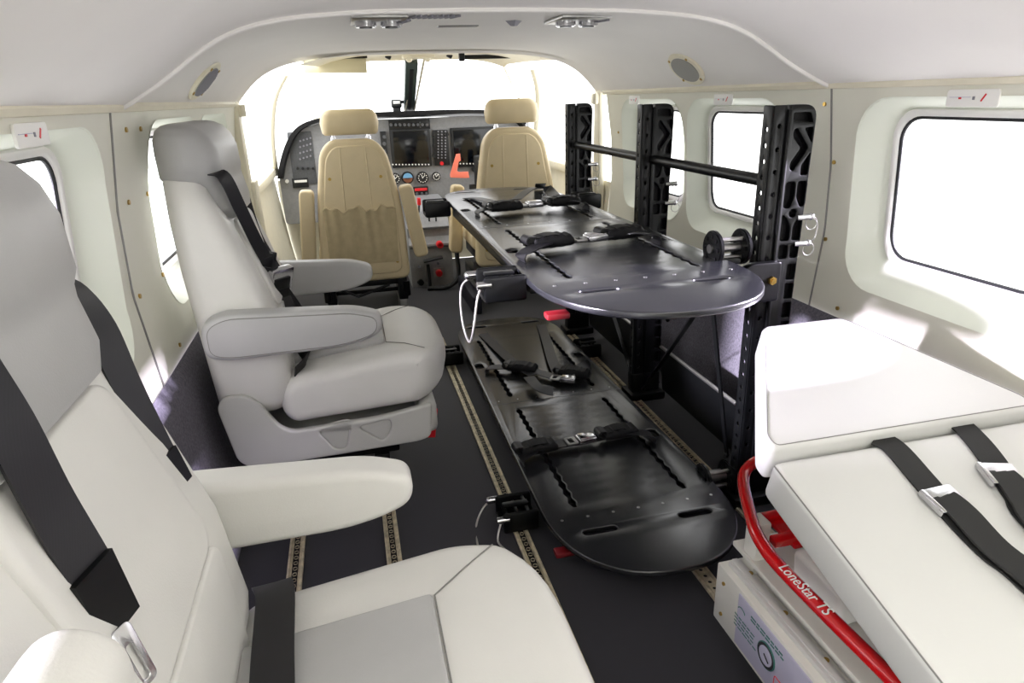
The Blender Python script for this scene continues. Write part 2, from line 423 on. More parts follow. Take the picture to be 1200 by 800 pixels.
# ================================================================== seat tracks in the floor
def track(x, y0, y1, label, w_=.038):
    t = thing('floor_track', label, 'floor rail', (x, (y0+y1)/2, 0), group='alloy seat tracks in the floor')
    n_ = 60; st = .022
    holes = []; y = y0+.02
    while y < y1-.02 and len(holes) < 130:
        holes.append(circ(0, y-(y0+y1)/2, .0052, 8)); y += st
    b = plate(rr(0, 0, w_*.55, y1-y0, .002), holes, .003, .0005, T(x, (y0+y1)/2, .0075), 0); b.build('rail_top', MTRK, t)
    m = MB()
    for s in (-1, 1):
        m.box((x+s*w_*.42, (y0+y1)/2, .005), (w_*.17, y1-y0, .009), bev=.001)
        m.box((x+s*w_*.28, (y0+y1)/2, .0045), (w_*.12, y1-y0, .003))
    m.build('flange', MTRK, t); m = MB(); m.box((x, (y0+y1)/2, .002), (w_*.9, y1-y0, .003)); m.build('channel', MBLK, t)
track(.345, .5, 3.05, 'perforated alloy seat track along the aisle edge of the lower litter')
track(.965, 1.25, 3.0, 'perforated alloy seat track between the lower litter and the right wall')
track(.727, .55, 1.6, 'perforated alloy seat track running out from under the near end of the lower litter')
track(-.236, .3, 2.6, 'perforated alloy seat track under the attendant seats, nearest the left wall')
track(.008, .3, 2.6, 'perforated alloy seat track under the attendant seats, on the aisle side')

# ================================================================== attendant seats (face the aisle)
def attendant_seat():
    t = thing('attendant_seat', '', 'seat', (-.11, 1.90, 0), 0, 'white leather attendant seats along the left wall')
    ox, oy = -.11, 1.90
    def sec(z, xb, xf, w_, r): return [V((x, y, z)) for x, y in rr((xb+xf)/2, oy, xf-xb, w_, r, 6)]
    # backrest
    b = MB(); b.loft([sec(.335, -.36, -.265, .36, .03), sec(.345, -.375, -.228, .43, .04), sec(.38, -.388, -.208, .465, .04), sec(.46, -.392, -.198, .485, .042), sec(.60, -.402, -.216, .485, .042), sec(.72, -.412, -.252, .48, .042), sec(.84, -.418, -.294, .46, .042),
                       sec(.90, -.420, -.320, .44, .045), sec(.935, -.420, -.332, .42, .04), sec(.95, -.414, -.342, .40, .03)])
    br = b.build('backrest', MLEA, t, 60)
    # raised centre panels with seams
    def fx(z):
        A = [(.38, -.208), (.46, -.198), (.60, -.216), (.72, -.252), (.84, -.294), (.90, -.318)]
        for (a, p), (c, q) in zip(A, A[1:]):
            if z <= c: return p+(q-p)*(z-a)/(c-a)
        return A[-1][1]
    def panel(name, z0, z1, w0, w1, m_):
        q = MB(); lo = []
        for k, (e, s) in enumerate(((-.004, 1.0), (.006, 1.0), (.009, .96), (.0095, .90))):
            L = []
            for y, zz in rr(0, 0, 1, 1, .12, 6):
                z = (z0+z1)/2+zz*((z1-z0)-(1-s)*.35*(z1-z0)*1); ww = w0+(w1-w0)*(z-z0)/(z1-z0)
                L.append(V((fx(z)+e, oy+y*ww*s, z)))
            lo.append(L)
        q.loft(lo, cap=False); f = q.bm
        # fill centre with a ladder following the back's slope
        top = lo[-1]; mn = min(p.z for p in top); mx_ = max(p.z for p in top)
        f.faces.new([v for v in f.verts if min((v.co-p).length for p in top) < 1e-7][:]) if False else None
        vs = [v for v in f.verts if v.is_boundary and any((v.co-p).length < 1e-6 for p in top)]
        es = [e for e in f.edges if e.is_boundary and all(any((v.co-p).length < 1e-6 for p in top) for v in e.verts)]
        bmesh.ops.triangle_fill(f, edges=es, use_beauty=True)
        q.build(name, m_, br, 60)
    panel('lumbar_panel', .40, .60, .30, .29, MLEA)
    panel('back_panel', .605, .83, .29, .27, MLEA)
    # headrest: narrow tongue below, wide block above, notched for the shoulder belts
    h = MB(); h.loft([sec(.832, -.345, -.293, .24, .02), sec(.842, -.37, -.274, .31, .045), sec(.87, -.395, -.274, .355, .055), sec(.918, -.415, -.284, .365, .06), sec(.930, -.425, -.287, .39, .065), sec(.944, -.430, -.287, .43, .07), sec(1.0, -.430, -.290, .435, .07),
                      sec(1.03, -.427, -.303, .43, .06), sec(1.05, -.418, -.320, .41, .048), sec(1.06, -.405, -.340, .37, .032), sec(1.064, -.39, -.357, .32, .016)])
    h.build('headrest', MLG, t, 60)
    # seat cushion
    P = roundpoly([(-.235, .335), (-.21, .302), (.165, .318), (.208, .345), (.224, .42), (.214, .462), (.13, .475), (-.20, .435), (-.235, .40)], [.02, .02, .03, .04, .05, .05, .06, .03, .03], 5)
    c = plate(P, (), .47, .034, T(0, oy, 0) @ XZ, 4)
    bmesh.ops.subdivide_edges(c.bm, edges=[e for e in c.bm.edges if abs(e.verts[0].co.y-e.verts[1].co.y) > .3], cuts=14, use_grid_fill=True)
    for v in c.bm.verts:
        f = max(0, min(1, (v.co.x+.05)/.28)); v.co.x -= .075*f*(abs(v.co.y-oy)/.235)**4
    cs = c.build('seat_cushion', MLEA, t, 60)
    q = MB(); q.box((-.075, oy, .4525), (.25, .24, .02), Matrix.Rotation(math.radians(-6.9), 3, 'Y'), .006, 3); q.build('seat_insert', MLG, cs, 60)
    m = MB()
    for s in (-1, 1): m.tube([(.052, oy+s*.122, .4685), (.10, oy+s*.16, .4735), (.150, oy+s*.205, .470)], .0012, seg=6)
    m.tube([(.052, oy-.122, .4685), (.052, oy+.122, .4685)], .0012, seg=6); m.build('seam', MSEAM, cs)
    # side shells with two pressed triangles each
    B = roundpoly([(-.386, .385), (-.365, .412), (-.315, .412), (-.285, .385), (-.245, .312), (-.215, .292), (.02, .300), (.155, .322), (.146, .222), (.11, .212), (-.10, .206), (-.325, .20), (-.36, .225)], [.03, .03, .04, .03, .05, .05, .05, .01, .03, .03, .03, .04, .04], 5)
    T1 = roundpoly([(-.152, .283), (-.066, .296), (-.083, .222), (-.112, .222)], .018, 4); T2 = roundpoly([(-.049, .280), (.041, .292), (.040, .258), (.016, .226)], .018, 4)
    for s in (-1, 1):
        y = oy+s*.238
        sh = plate(B, (T1, T2), .022, .006, T(0, y, 0) @ XZ, 3).build('side_shell', MSHELL, t, 50)
        m = MB()
        for Q in (T1, T2): padd(m, Q, (), .012, .002, T(0, y-s*.001, 0) @ XZ)
        m.build('pressed_panel', MSHELL, sh)
    m = MB(); m.box((.145, oy, .268), (.05, .45, .095), bev=.018, seg=3); m.box((-.1, oy, .225), (.44, .44, .03), bev=.01); m.build('seat_pan', MSHELL, t)
    m = MB(); m.box((-.11, oy-.0, .185), (.34, .36, .06), bev=.006)
    for x in (-.236, .008):
        m.box((x, oy-.16, .085), (.045, .07, .15), bev=.006); m.box((x, oy+.16, .085), (.045, .07, .15), bev=.006); m.box((x, oy, .022), (.04, .42, .02), bev=.004)
    m.tube([(-.236, oy-.16, .15), (-.2, oy-.1, .19), (0, oy-.1, .17)], .008, seg=8); m.build('pedestal', MBLK, t)
    m = MB(); m.box((.155, oy-.17, .225), (.03, .012, .09), Matrix.Rotation(.15, 3, 'Y'), .003); m.build('release_tab', MREDP, t)
    # armrests
    A = roundpoly([(-.378, .535), (-.378, .615), (-.33, .640), (-.02, .622), (.045, .600), (.042, .556), (.0, .538), (-.06, .526), (-.33, .522)], [.04, .04, .03, .03, .035, .035, .03, .03, .04], 6)
    for s in (-1, 1):
        ar = plate(A, (), .062, .015, T(0, oy+s*.268, 0) @ XZ, 4).build('armrest', MLG, t, 50)
        L = [(V((0, oy+s*.268, 0))+V((x, s*.0315, z))) for x, z in A]
        MB().tube([V((CXA+(p.x-CXA)*.93, p.y-s*.0015, .578+(p.z-.578)*.82)) for p in L], .0014, True, 6).build('piping', MSEAM, ar)
        MB().cyl((-.33, oy+s*.235, .58), (-.33, oy+s*.25, .58), .03).build('hinge', MBLK, ar)
    return t, br
CXA = -.165
seat, _br = attendant_seat()
def children(o): return [q for q in bpy.data.objects if q.parent == o]
seat['label'] = 'white leather attendant seat with fastened harness, behind the left pilot seat'
seat2 = dup(seat); seat2.location = (-.11, .615, 0)
seat2['label'] = 'white leather attendant seat closest to the camera with unfastened harness hanging down'
# the near armrest of the second seat is folded up beside the backrest
arms = sorted([c for c in children(seat2) if c.name.startswith('armrest')], key=lambda o: (wm(o).translation.y, o.name))
def shift_world(o, Mx): o.matrix_parent_inverse = wm(o.parent).inverted() @ (Mx @ wm(o)) @ Matrix.LocRotScale(o.location, o.rotation_euler, o.scale).inverted()
for c in children(seat2):
    if c.name.startswith('armrest'):
        ys = sum(v.co.y for v in c.data.vertices)/len(c.data.vertices)
        if ys < 1.9:
            pv = V((-.33, .35, .575)); shift_world(c, T(*(pv+V((.010, .0, -.115)))) @ Matrix.Rotation(math.radians(-68), 4, 'Y') @ T(*(-pv)))
            c.data = c.data.copy(); c.data.materials.clear(); c.data.materials.append(MLEA); c['label'] = 'white armrest folded up beside the backrest'
        else:
            c.data = c.data.copy(); c.data.materials.clear(); c.data.materials.append(MLEA); shift_world(c, T(0, .01, -.022))  # grey armrest given white leather to imitate the light falling on it
# harness of the forward seat
def belt(parent, pts, width, side, name='shoulder_belt', th=.003): return MB().strip(pts, width, side, th).build(name, MBELT, parent)
y0 = 1.90
def pf(u, v, y): return at(u, v, y=y)
for L, sv, au, av, ay, bw in (([(236, 206, 1.74), (250, 203, 1.712), (264, 209, 1.71), (281, 243, 1.735), (302, 286, 1.78), (320, 316, 1.83), (330, 330, 1.86)], V((.75, .65, .1)), 312, 304, 1.81, .033),
                          ([(274, 196, 2.09), (279, 203, 2.075), (287, 228, 2.05), (301, 272, 1.99), (316, 300, 1.94), (330, 324, 1.89)], V((.75, .65, .1)), 318, 303, 1.925, .024)):
    b = belt(seat, [pf(*q) for q in L], bw, sv)
    m = MB(); m.box(pf(au, av, ay), (bw+.004, .010, .040), Matrix.Rotation(.72, 3, 'Z') @ Matrix.Rotation(.35, 3, 'Y'), .004); m.build('adjuster', MBLK, b)
BR = Matrix.Rotation(-.75, 3, 'Z') @ Matrix.Rotation(.35, 3, 'Y')
bc = pf(328, 327, 1.845)
m = MB(); m.box(bc, (.024, .075, .070), BR, .006); bk = m.build('buckle', MCHR, seat)
m = MB(); m.box(bc+BR @ V((.013, -.004, -.006)), (.008, .052, .034), BR, .002); m.build('release_flap', MBLK, bk)
m = MB(); m.box(pf(324, 341, 1.85), (.035, .07, .05), BR, .01); m.build('buckle_pad', MPAD, bk)
belt(seat, [tuple(bc+V((0, -.01, -.05))), (-.175, y0-.10, .485), (-.16, y0-.15, .455), (-.19, y0-.215, .44)], .045, V((.4, .2, .9)), 'lap_belt')
belt(seat, [tuple(bc+V((0, .03, -.05))), (-.175, y0+.09, .485), (-.16, y0+.15, .455), (-.19, y0+.215, .44)], .045, V((.4, -.2, .9)), 'lap_belt')
# loose harness of the nearest seat
def pf(u, v, y): return at(u, v, y=y)
b = belt(seat2, [pf(62, 322, .82)+V((-.02, 0, .0)), pf(88, 338, .81), pf(118, 385, .80), pf(150, 455, .79), pf(180, 515, .785), pf(205, 562, .785)], .046, [V((-.1, 1, 0))]*2+[V((.25, 1, .35))]*4)
m = MB(); p, q = pf(190, 535, .783), pf(210, 572, .783); m.strip([p, q], .048, V((.25, 1, .35)), .009, 0); m.build('adjuster', MBLK, b)
p, q = pf(206, 572, .783), pf(240, 614, .783); d = (q-p).normalized(); sdv = V((.3, 1, .3)); sdv = (sdv-d*sdv.dot(d)).normalized()
Lp = rr(0, 0, (q-p).length, .022, .006); mt = Matrix((d, sdv, d.cross(sdv))).transposed().to_4x4(); mt.translation = (p+q)/2
plate(Lp, (rr(.006, 0, (q-p).length*.6, .008, .003),), .003, .0008, mt).build('tongue', MCHR, b)
b = belt(seat2, [pf(-60, 385, .50), pf(-25, 435, .52), pf(20, 515, .525), pf(65, 600, .53), pf(110, 675, .53), pf(142, 730, .53)], .046, [V((.1, 1, .2))]*2+[V((.25, 1, .45))]*4)
m = MB(); p, q = pf(105, 665, .527), pf(140, 735, .527); m.strip([p, q], .048, V((.25, 1, .45)), .009, 0); m.build('adjuster', MBLK, b)
p, q = pf(138, 735, .515), pf(175, 800, .505); d = (q-p).normalized(); sdv = V((.3, 1, .4)); sdv = (sdv-d*sdv.dot(d)).normalized()
mt = Matrix((d, sdv, d.cross(sdv))).transposed().to_4x4(); mt.translation = (p+q)/2
plate(rr(0, 0, (q-p).length, .022, .006), (rr(.006, 0, (q-p).length*.6, .008, .003),), .003, .0008, mt).build('tongue', MCHR, b)
belt(seat2, [(-.172, .87, .40), (-.172, .842, .452), (-.160, .80, .468), (-.155, .70, .464), (-.15, .61, .462), (-.15, .50, .462)], .052, V((1, 0, .1)), 'lap_belt')

# ================================================================== litters
def serr(cx, y0, y1):
    L = []; R = []; nb = 14; st = (y1-y0)/nb
    for i in range(nb+1):
        y = y0+i*st; L.append((cx+.0035, y)); R.append((cx-.0035, y))
        if i < nb: L.append((cx+.0105, y+st/2)); R.append((cx-.0105, y+st/2))
    return L+R[::-1]
def litter(cx, y0, z, label):
    t = thing('litter', label, 'stretcher', (cx, y0, z-.02), 0, 'flat black patient litters')
    W2, Ln = .25, 1.92; O = []
    for k in range(25):
        a = PI+PI*k/24; O.append((W2*math.copysign(abs(math.cos(a))**.86, math.cos(a)), .30+.30*-abs(math.sin(a))**.9))
    for k in range(25):
        a = PI*k/24; c, s_ = math.cos(a), math.sin(a)
        O.append((W2*.955*math.copysign(abs(c)**.7, c), Ln-.26+.26*abs(s_)**.85))
    holes = [serr(s*.158, a, b) for s in (-1, 1) for a, b in ((.30, .915), (1.02, 1.64))]
    holes += [rr(s*.13, y, .09, .022, .011, 5) for s in (-1, 1) for y in (.188, Ln-.10)]
    holes += [rr(s*.212, y, .032, .05, .012, 4) for s in (-1, 1) for y in (.62, 1.34)]
    plate(O, holes, .016, .004, T(cx, y0, z-.008), 2).build('board', MLIT, t, 40)
    m = MB(); m.box((cx, y0+.965, z-.0002), (.475, .0025, .0012)); m.build('joint', MBLK, t)
    for i in range(7): MB().cyl((cx-.21+.07*i, y0+.25, z-.002), (cx-.21+.07*i, y0+.25, z+.0007), .0042, seg=10).build('screw', MALU, t)
    for i in range(7): MB().cyl((cx-.21+.07*i, y0+.99, z-.002), (cx-.21+.07*i, y0+.99, z+.0007), .003, seg=10).build('screw', MALU, t)
    m = MB()
    for s in (-1, 1): m.box((cx+s*.222, y0+.93, z-.030), (.03, 1.15, .032), bev=.004)
    for yy in (.36, .95, 1.5): m.box((cx, y0+yy, z-.030), (.42, .04, .026), bev=.004)
    m.build('frame_rail', MBLK, t)
    m = MB(); m.box((cx-.225, y0+.185, z-.044), (.05, .03, .014), None, .004); m.build('release_handle', MDRED, t)
    return t
UZ, LZ = .715, .078
lit_u = litter(.615, 1.075, UZ, 'upper black litter board held on the tall posts, its near end level with the seat armrests')
lit_l = litter(.645, 1.125, LZ, 'lower black litter board just above the floor under the other one')
def red_latch(u, v, z, parent):
    p = at(u, v, z=z); m = MB(); m.box(p, (.06, .035, .02), Matrix.Rotation(.3, 3, 'Z'), .005); m.build('latch', MREDP, parent)

# straps lying on the litters -------------------------------------------------
def strap(z, pts, label, tails=(), bs=1.0):
    """pts: left slot, left pad, buckle, right pad, right slot as (u, v) pixels of points on the board at height z"""
    P = [at(u, v, z=z+.012) for u, v in pts]; a, b, c, d, e = P
    t = thing('restraint_strap', label, 'strap', (c.x, c.y, z), 0, 'restraint straps on the litters')
    Y = V((0, 1, 0)); up = V((0, 0, 1))
    ax = (d-b).normalized(); cr = up.cross(ax)
    # webbing from slot to slot, a little loose
    m = MB(); m.strip([a-up*.014, a+up*.004, (a+b)/2+up*.012, b+up*.012, (b+c)/2+up*.006+cr*.006, c+up*.004], .046*bs, cr, .003); m.build('webbing', MBELT, t)
    m = MB(); m.strip([c+up*.004, (c+d)/2+up*.010-cr*.004, d+up*.014, (d+e)/2+up*.016, e+up*.006, e-up*.014], .046*bs, cr, .003); m.build('webbing', MBELT, t)
    # folded padded bundles
    for k, p in enumerate((b, d)):
        m = MB(); L = []; Lq = catmull([p-ax*.055, p-ax*.03, p, p+ax*.035, p+ax*.058], 4)
        for i, q in enumerate(Lq):
            s = math.sin(PI*(i+.6)/(len(Lq)+.4))**.22
            L.append([q+cr*x*(.7+.3*s)+up*(y*s*(1+.12*math.sin(i*1.9))+.006) for x, y in rr(0, .009, .058*bs, .034, .013, 4)])
        m.loft(L); m.strip([p-ax*.045+up*.026, p+up*.032, p+ax*.05+up*.022], .04*bs, cr, .004); m.build('pad', MPAD, t)
        # fold-back loop
        m = MB(); m.strip([p-ax*.05+up*.03, p-ax*.07+up*.032, p-ax*.075+up*.016, p-ax*.045+up*.004], .04*bs, cr, .003); m.build('webbing', MBELT, t)
    # silver buckle and latch plate
    rot = Matrix((ax, cr, up)).transposed()
    m = MB(); m.box(c+ax*.020+up*.010, (.058, .042, .018), rot, .004, 3); m.box(c+ax*.020+up*.020, (.050, .036, .006), rot, .003); bk = m.build('buckle', MCHR, t)
    mt = rot.to_4x4(); mt.translation = c-ax*.030+up*.010
    plate(rr(0, 0, .036, .044, .006), (rr(-.002, 0, .016, .028, .003),), .005, .001, mt).build('latch_plate', MALU, t)
    for L in tails:
        Q = [at(u, v, z=z)+up*h for u, v, h in L]; t0 = (Q[-1]-Q[0]).normalized(); sd = up.cross(t0)
        m = MB(); m.strip(Q, .042*bs, sd, .003); m.build('tail', MBELT, t)
    return t
strap(UZ, [(612, 300), (645, 288), (690, 283), (728, 278), (768, 280)], 'black strap with silver buckle across the near half of the upper litter', ())
strap(UZ, [(560, 249), (592, 246), (620, 243), (660, 240), (686, 241)], 'tangled black strap with silver buckle near the far end of the upper litter',
      [[(547, 233, .004), (560, 236, .012), (577, 243, .02)], [(605, 240, .02), (622, 232, .035), (640, 230, .03), (650, 236, .02)], [(632, 222, .004), (633, 226, .03), (634, 230, .05)]])
strap(LZ, [(612, 538), (630, 528), (680, 518), (725, 510), (764, 512)], 'black strap with silver buckle across the near half of the lower litter', ())
strap(LZ, [(572, 432), (612, 434), (660, 446), (672, 440), (690, 430)], 'tangled black harness with silver buckle near the far end of the lower litter',
      [[(566, 392, .004), (580, 408, .012), (600, 428, .02), (625, 445, .02)], [(634, 381, .004), (640, 400, .010), (647, 425, .016), (655, 445, .02)], [(620, 450, .03), (632, 462, .026), (648, 462, .012)]])

# clamps holding the litters --------------------------------------------------
def clamp(loc, sx, label, cable=True, lever=True):
    """loc: inner edge point at board side; sx: -1 towards aisle, 1 towards wall"""
    t = thing('litter_clamp', label, 'clamp', loc, 0, 'black clamps gripping the litter edges')
    x, y, z = loc
    m = MB()
    for dy in (-.045, .045): m.box((x+sx*.045, y+dy, z), (.10, .014, .060), bev=.008)
    m.box((x+sx*.01, y, z-.014), (.02, .09, .032), bev=.004); m.box((x+sx*.05, y, z-.022), (.09, .085, .012), bev=.003); m.build('jaw', MBLK, t)
    m = MB()
    for k in range(3): m.cyl((x+sx*(.022+.027*k), y-.045, z+.018-.01*k), (x+sx*(.022+.027*k), y+.045, z+.018-.01*k), .006, seg=10)
    m.box((x+sx*.05, y, z+.026), (.07, .022, .008), bev=.003); m.build('roller', MBLK, t)
    if cable:
        p = V((x+sx*.098, y-.045, z+.012)); q = V((x+sx*.098, y+.055, z+.012))
        m = MB(); m.cyl(q-V((sx*.02, 0, 0)), q+V((sx*.012, 0, 0)), .010); m.ball(q+V((sx*.014, 0, 0)), .010); m.build('lock_pin', MCHR, t)
        m = MB(); m.cyl(p-V((sx*.02, 0, 0)), p+V((sx*.012, 0, 0)), .009); m.build('lock_pin', MCHR, t)
        dr = min(.155, z-.006) if z > .2 else 0
        if z > .2: L = [q, q+V((sx*.03, .01, -.03)), q+V((sx*.036, -.01, -.10)), (p+q)/2+V((sx*.03, 0, -.145)), p+V((sx*.028, -.005, -.11)), p+V((sx*.012, 0, -.03)), p]
        else: L = [q, q+V((sx*.03, .0, -.02)), q+V((sx*.060, -.04, -.055)), V((x+sx*.165, y-.12, .008)), V((x+sx*.10, y-.135, .008)), p+V((sx*.018, -.03, -.04)), p]
        MB().tube(L, .0028, False, 8, 6).build('cable', MCBL, t)
    return t
def spool(loc, label):
    t = thing('guide_roller', label, 'roller', loc, 0, 'black twin disc guide rollers on the right of the litters')
    x, y, z = loc
    for dx in (0, .075):
        m = MB(); m.cyl((x+dx-.006, y, z), (x+dx+.006, y, z), .044, seg=36, bev=.003); d = m.build('disc', MBLK, t)
        m = MB()
        for k in range(8): m.cyl((x+dx-.0085, y+.03*math.cos(k*PI/4), z+.03*math.sin(k*PI/4)), (x+dx+.0085, y+.03*math.cos(k*PI/4), z+.03*math.sin(k*PI/4)), .005, seg=10)
        m.build('rivet', MPAD, d)
    m = MB(); m.cyl((x-.012, y, z), (x+.095, y, z), .011)
    for k in range(3): m.cyl((x, y+.026*math.cos(k*2.1), z+.026*math.sin(k*2.1)), (x+.075, y+.026*math.cos(k*2.1), z+.026*math.sin(k*2.1)), .006, seg=10)
    m.build('axle', MALU, t); m = MB(); m.box((x+.04, y, z-.03), (.05, .05, .018), bev=.005); m.build('bracket', MBLK, t)
    return t
clamp((.362, 1.46, UZ-.022), -1, 'black clamp with a steel cable loop at the near left edge of the upper litter')
clamp((.372, 2.66, UZ-.022), -1, 'black clamp at the far left corner of the upper litter beside the throttle pedestal', cable=False)
clamp((.392, 1.50, .040), -1, 'black clamp with thin cable loop, on the floor track beside the lower litter')
clamp((.397, 2.72, .040), -1, 'black clamp at the far left of the lower litter next to the forward seat cushion', cable=False)
clamp((.885, 2.60, UZ-.022), 1, 'black clamp at the far right of the upper litter before the farthest post', cable=False)
clamp((.905, 2.62, .040), 1, 'black clamp at the far right of the lower litter below the upper litter', cable=False)
spool((.845, 1.44, UZ+.022), 'black twin disc roller on the near right edge of the upper litter')
spool((.888, 1.475, .062), 'black twin disc roller on the near right edge of the lower litter')

# ================================================================== posts
def litter_post(y, label, arm):
    t = thing('litter_post', label, 'post', (1.0, y, 0), 0, 'black perforated litter posts by the right wall')
    x0 = .962; Hh = 1.062
    hs = [circ(0, .06+.0365*k, .0062, 10) for k in range(27)]
    plate(rr(0, Hh/2, .036, Hh, .004, 2), hs, .005, .0008, T(x0, y+.012, 0) @ YZ, 1).build('hole_strip', MBLK, t)
    hs = [circ(0, .08+.052*k, .0058, 10) for k in range(19)]
    plate(rr(0, Hh/2, .034, Hh, .004, 2), hs, .005, .0008, T(x0+.018, y-.006, 0) @ XZ, 1).build('front_flange', MBLK, t)
    m = MB(); m.box((x0+.040, y-.006, Hh/2-.004), (.010, .018, Hh-.01), bev=.003); m.box((x0+.034, y+.024, Hh/2-.004), (.026, .006, Hh-.01)); m.build('spine', MBLK, t)
    # cast web with cut-outs
    xa, xb = x0+.043, x0+.113
    O = roundpoly([(xa, .10), (xb-.012, .10), (xb-.008, .6), (xb, Hh), (xa, Hh)], [.002, .01, .02, .035, .004], 6)
    def q(*pts, r=.007): return roundpoly([(xa+a*.07, b) for a, b in pts], r, 3)
    holes = [q((.12, 1.045), (.75, 1.045), (.90, 1.022), (.12, 1.028), r=.004), q((.18, 1.005), (.30, 1.012), (.82, .965), (.30, .912), (.18, .918), (.18, .932), (.52, .965), (.18, .992), r=.006),
             q((.60, .985+.025), (.92, 1.012), (.92, .975), r=.004), q((.62, .925), (.92, .955), (.90, .902), (.62, .902), r=.004),
             q((.10, .888), (.48, .888), (.48, .85), (.36, .825), (.10, .825)), q((.56, .888), (.92, .888), (.92, .83), (.75, .825), (.56, .85)),
             circ(xa+.07*.5, .812, .0105, 14), q((.10, .812), (.30, .80), (.46, .78), (.46, .745), (.10, .745)), q((.56, .78), (.72, .80), (.90, .80), (.90, .745), (.56, .745)),
             q((.10, .735), (.46, .735), (.46, .70), (.10, .70)), q((.56, .735), (.88, .735), (.86, .70), (.56, .70))]
    z = .685
    while z > .14: holes.append(q((.52, z), (.86, z), (.85, z-.04), (.52, z-.04), r=.004)); z -= .05
    plate(O, holes, .018, .002, T(0, y-.001, 0) @ XZ, 1).build('cast_web', MBLK, t, 30)
    m = MB(); padd(m, O, (), .004, .0008, T(0, y+.010, 0) @ XZ, 1); m.build('web_back', MPAD, t)
    m = MB(); m.box((x0+.05, y+.01, .016), (.14, .10, .032), bev=.006); m.box((x0+.05, y+.01, .06), (.11, .05, .09), bev=.006); m.build('foot', MBLK, t)
    # quick pins with rings at the wall edge
    for zz in (.80, .735):
        m = MB(); m.cyl((xb-.02, y-.006, zz), (xb+.018, y-.006, zz), .0075, seg=12); m.ball((xb+.020, y-.006, zz), .009); m.build('quick_pin', MCHR, t)
        m = MB(); m.tube([(xb+.022+.016*math.sin(a*PI/5), y-.008, zz-.016+.016*math.cos(a*PI/5)) for a in range(10)], .0012, True, 6); m.build('pin_ring', MCBL, t)
    MB().tube([(xb+.02, y-.008, .80), (xb+.03, y-.02, .785), (xb+.028, y-.02, .75), (xb+.02, y-.01, .735)], .001, False, 6, 4).build('lanyard', MCBL, t)
    if arm:
        G = roundpoly([(xa+.005, .70), (xa+.005, .60), (.855, .598), (.79, .615), (.60, .635), (.60, .655), (.86, .664), (.93, .70)], .008, 3)
        plate(G, (), .022, .004, T(0, y-.022, 0) @ XZ, 2).build('support_arm', MBLK, t)
        for bx, bz in ((.985, .655), (.852, .618)):
            m = MB(); m.cyl((bx, y-.04, bz), (bx, y-.02, bz), .011, seg=6); m.cyl((bx, y-.044, bz), (bx, y-.02, bz), .006, seg=10); m.build('bolt', MBRS, t)
    return t
pn = litter_post(1.43, 'tallest looking black perforated post right beside the white patient cot', True)
pm_ = litter_post(2.15, 'black perforated post in the middle of the three, in front of the right window', False)
pf_ = litter_post(2.93, 'black perforated post farthest forward, by the right cockpit door', False)
for P_, y in ((pm_, 2.15), (pf_, 2.93)):
    G = roundpoly([(1.0, .66), (1.0, .60), (.86, .61), (.66, .63), (.66, .652)], .008, 3)
    plate(G, (), .02, .004, T(0, y-.02, 0) @ XZ, 2).build('support_arm', MBLK, P_)
m = MB(); m.cyl((1.012, 1.455, .882), (1.0, 2.91, .888), .0155, seg=24); tb = m.build('cross_tube', MBLK)
tag(tb, 'long black round tube running through the three posts under their tops', 'tube')
m = MB()
def brace(pts, r, label):
    m = MB(); p, q = V(pts[0]), V(pts[1]); d = (q-p).normalized()
    m.strip([p, q], r*2, V((0, 1, 0)) if abs(d.y) < .5 else V((1, 0, 0)), .005, 0)
    for e in (p, q): m.ball(e, r*1.1, seg=10)
    return tag(m.build('diagonal_brace', MBLK), label, 'brace', 'thin black diagonal braces between the posts')
brace([(.86, 1.46, .62), (.985, 1.52, .10)], .008, 'thin brace from under the upper litter down beside the foot of the nearest post')
brace([(.885, 1.50, .615), (.985, 2.10, .06)], .008, 'thin brace sloping from under the upper litter back to the foot of the middle post')
brace([(1.05, 2.18, .86), (1.10, 2.16, .30)], .008, 'thin black brace running down behind the middle post in front of the window')
brace([(1.07, 2.96, .86), (1.12, 2.95, .30)], .008, 'thin black brace running down behind the farthest post')
brace([(1.0, 2.90, .62), (.99, 2.2, .06)], .008, 'thin brace from the farthest post down to the foot of the middle post')
# folded tray along the base of the right wall
def tray(y0, y1, label):
    m = MB(); pr = [(1.005, .235), (1.010, .238), (1.030, .075), (1.10, .012), (1.10, .006), (1.022, .068)]
    m.loft([[(x+.02, y, z) for x, z in pr] for y in (y0, y1)]); t = tag(m.build('wall_tray', MBLK, None, 0), label, 'tray', 'folded black trays along the right wall')
    MB().box((1.0275, (y0+y1)/2, .238), (.012, y1-y0, .008), bev=.002).build('rim', MALU, t)
tray(1.56, 2.06, 'folded black sheet tray between the nearest and the middle post')
tray(2.24, 2.84, 'folded black sheet tray between the middle and the farthest post')

# ================================================================== patient cot
cot = thing('patient_cot', 'white padded patient cot with raised head end on a red tube frame, lower right', 'cot', (.92, .6, 0))
SL = math.radians(15)
def rx(a): return Matrix.Rotation(a, 4, 'X')
C0 = V((.92, .865, .500)); TH = .075
nrm = (rx(SL) @ V((0, 0, 1, 0)).to_4d()).to_3d() if False else V((0, -math.sin(SL), math.cos(SL)))
yd = V((0, math.cos(SL), math.sin(SL)))
def cotm(s, off=0):   # plane frame at distance s along the slope from the crease
    Mx = Matrix((V((1, 0, 0)), yd, nrm)).transposed().to_4x4(); Mx.translation = C0+yd*s+nrm*off; return Mx
O = roundpoly([(-.278, -.92), (.278, -.92), (.278, -.004), (-.278, -.004)], .02, 4)
mt_ = plate(O, (), TH, .012, cotm(0, -TH/2+.008), 3).build('mattress', MCOT, cot, 50)
Ls = [(-.268, -.91), (-.268, -.014), (.268, -.014), (.268, -.91)]
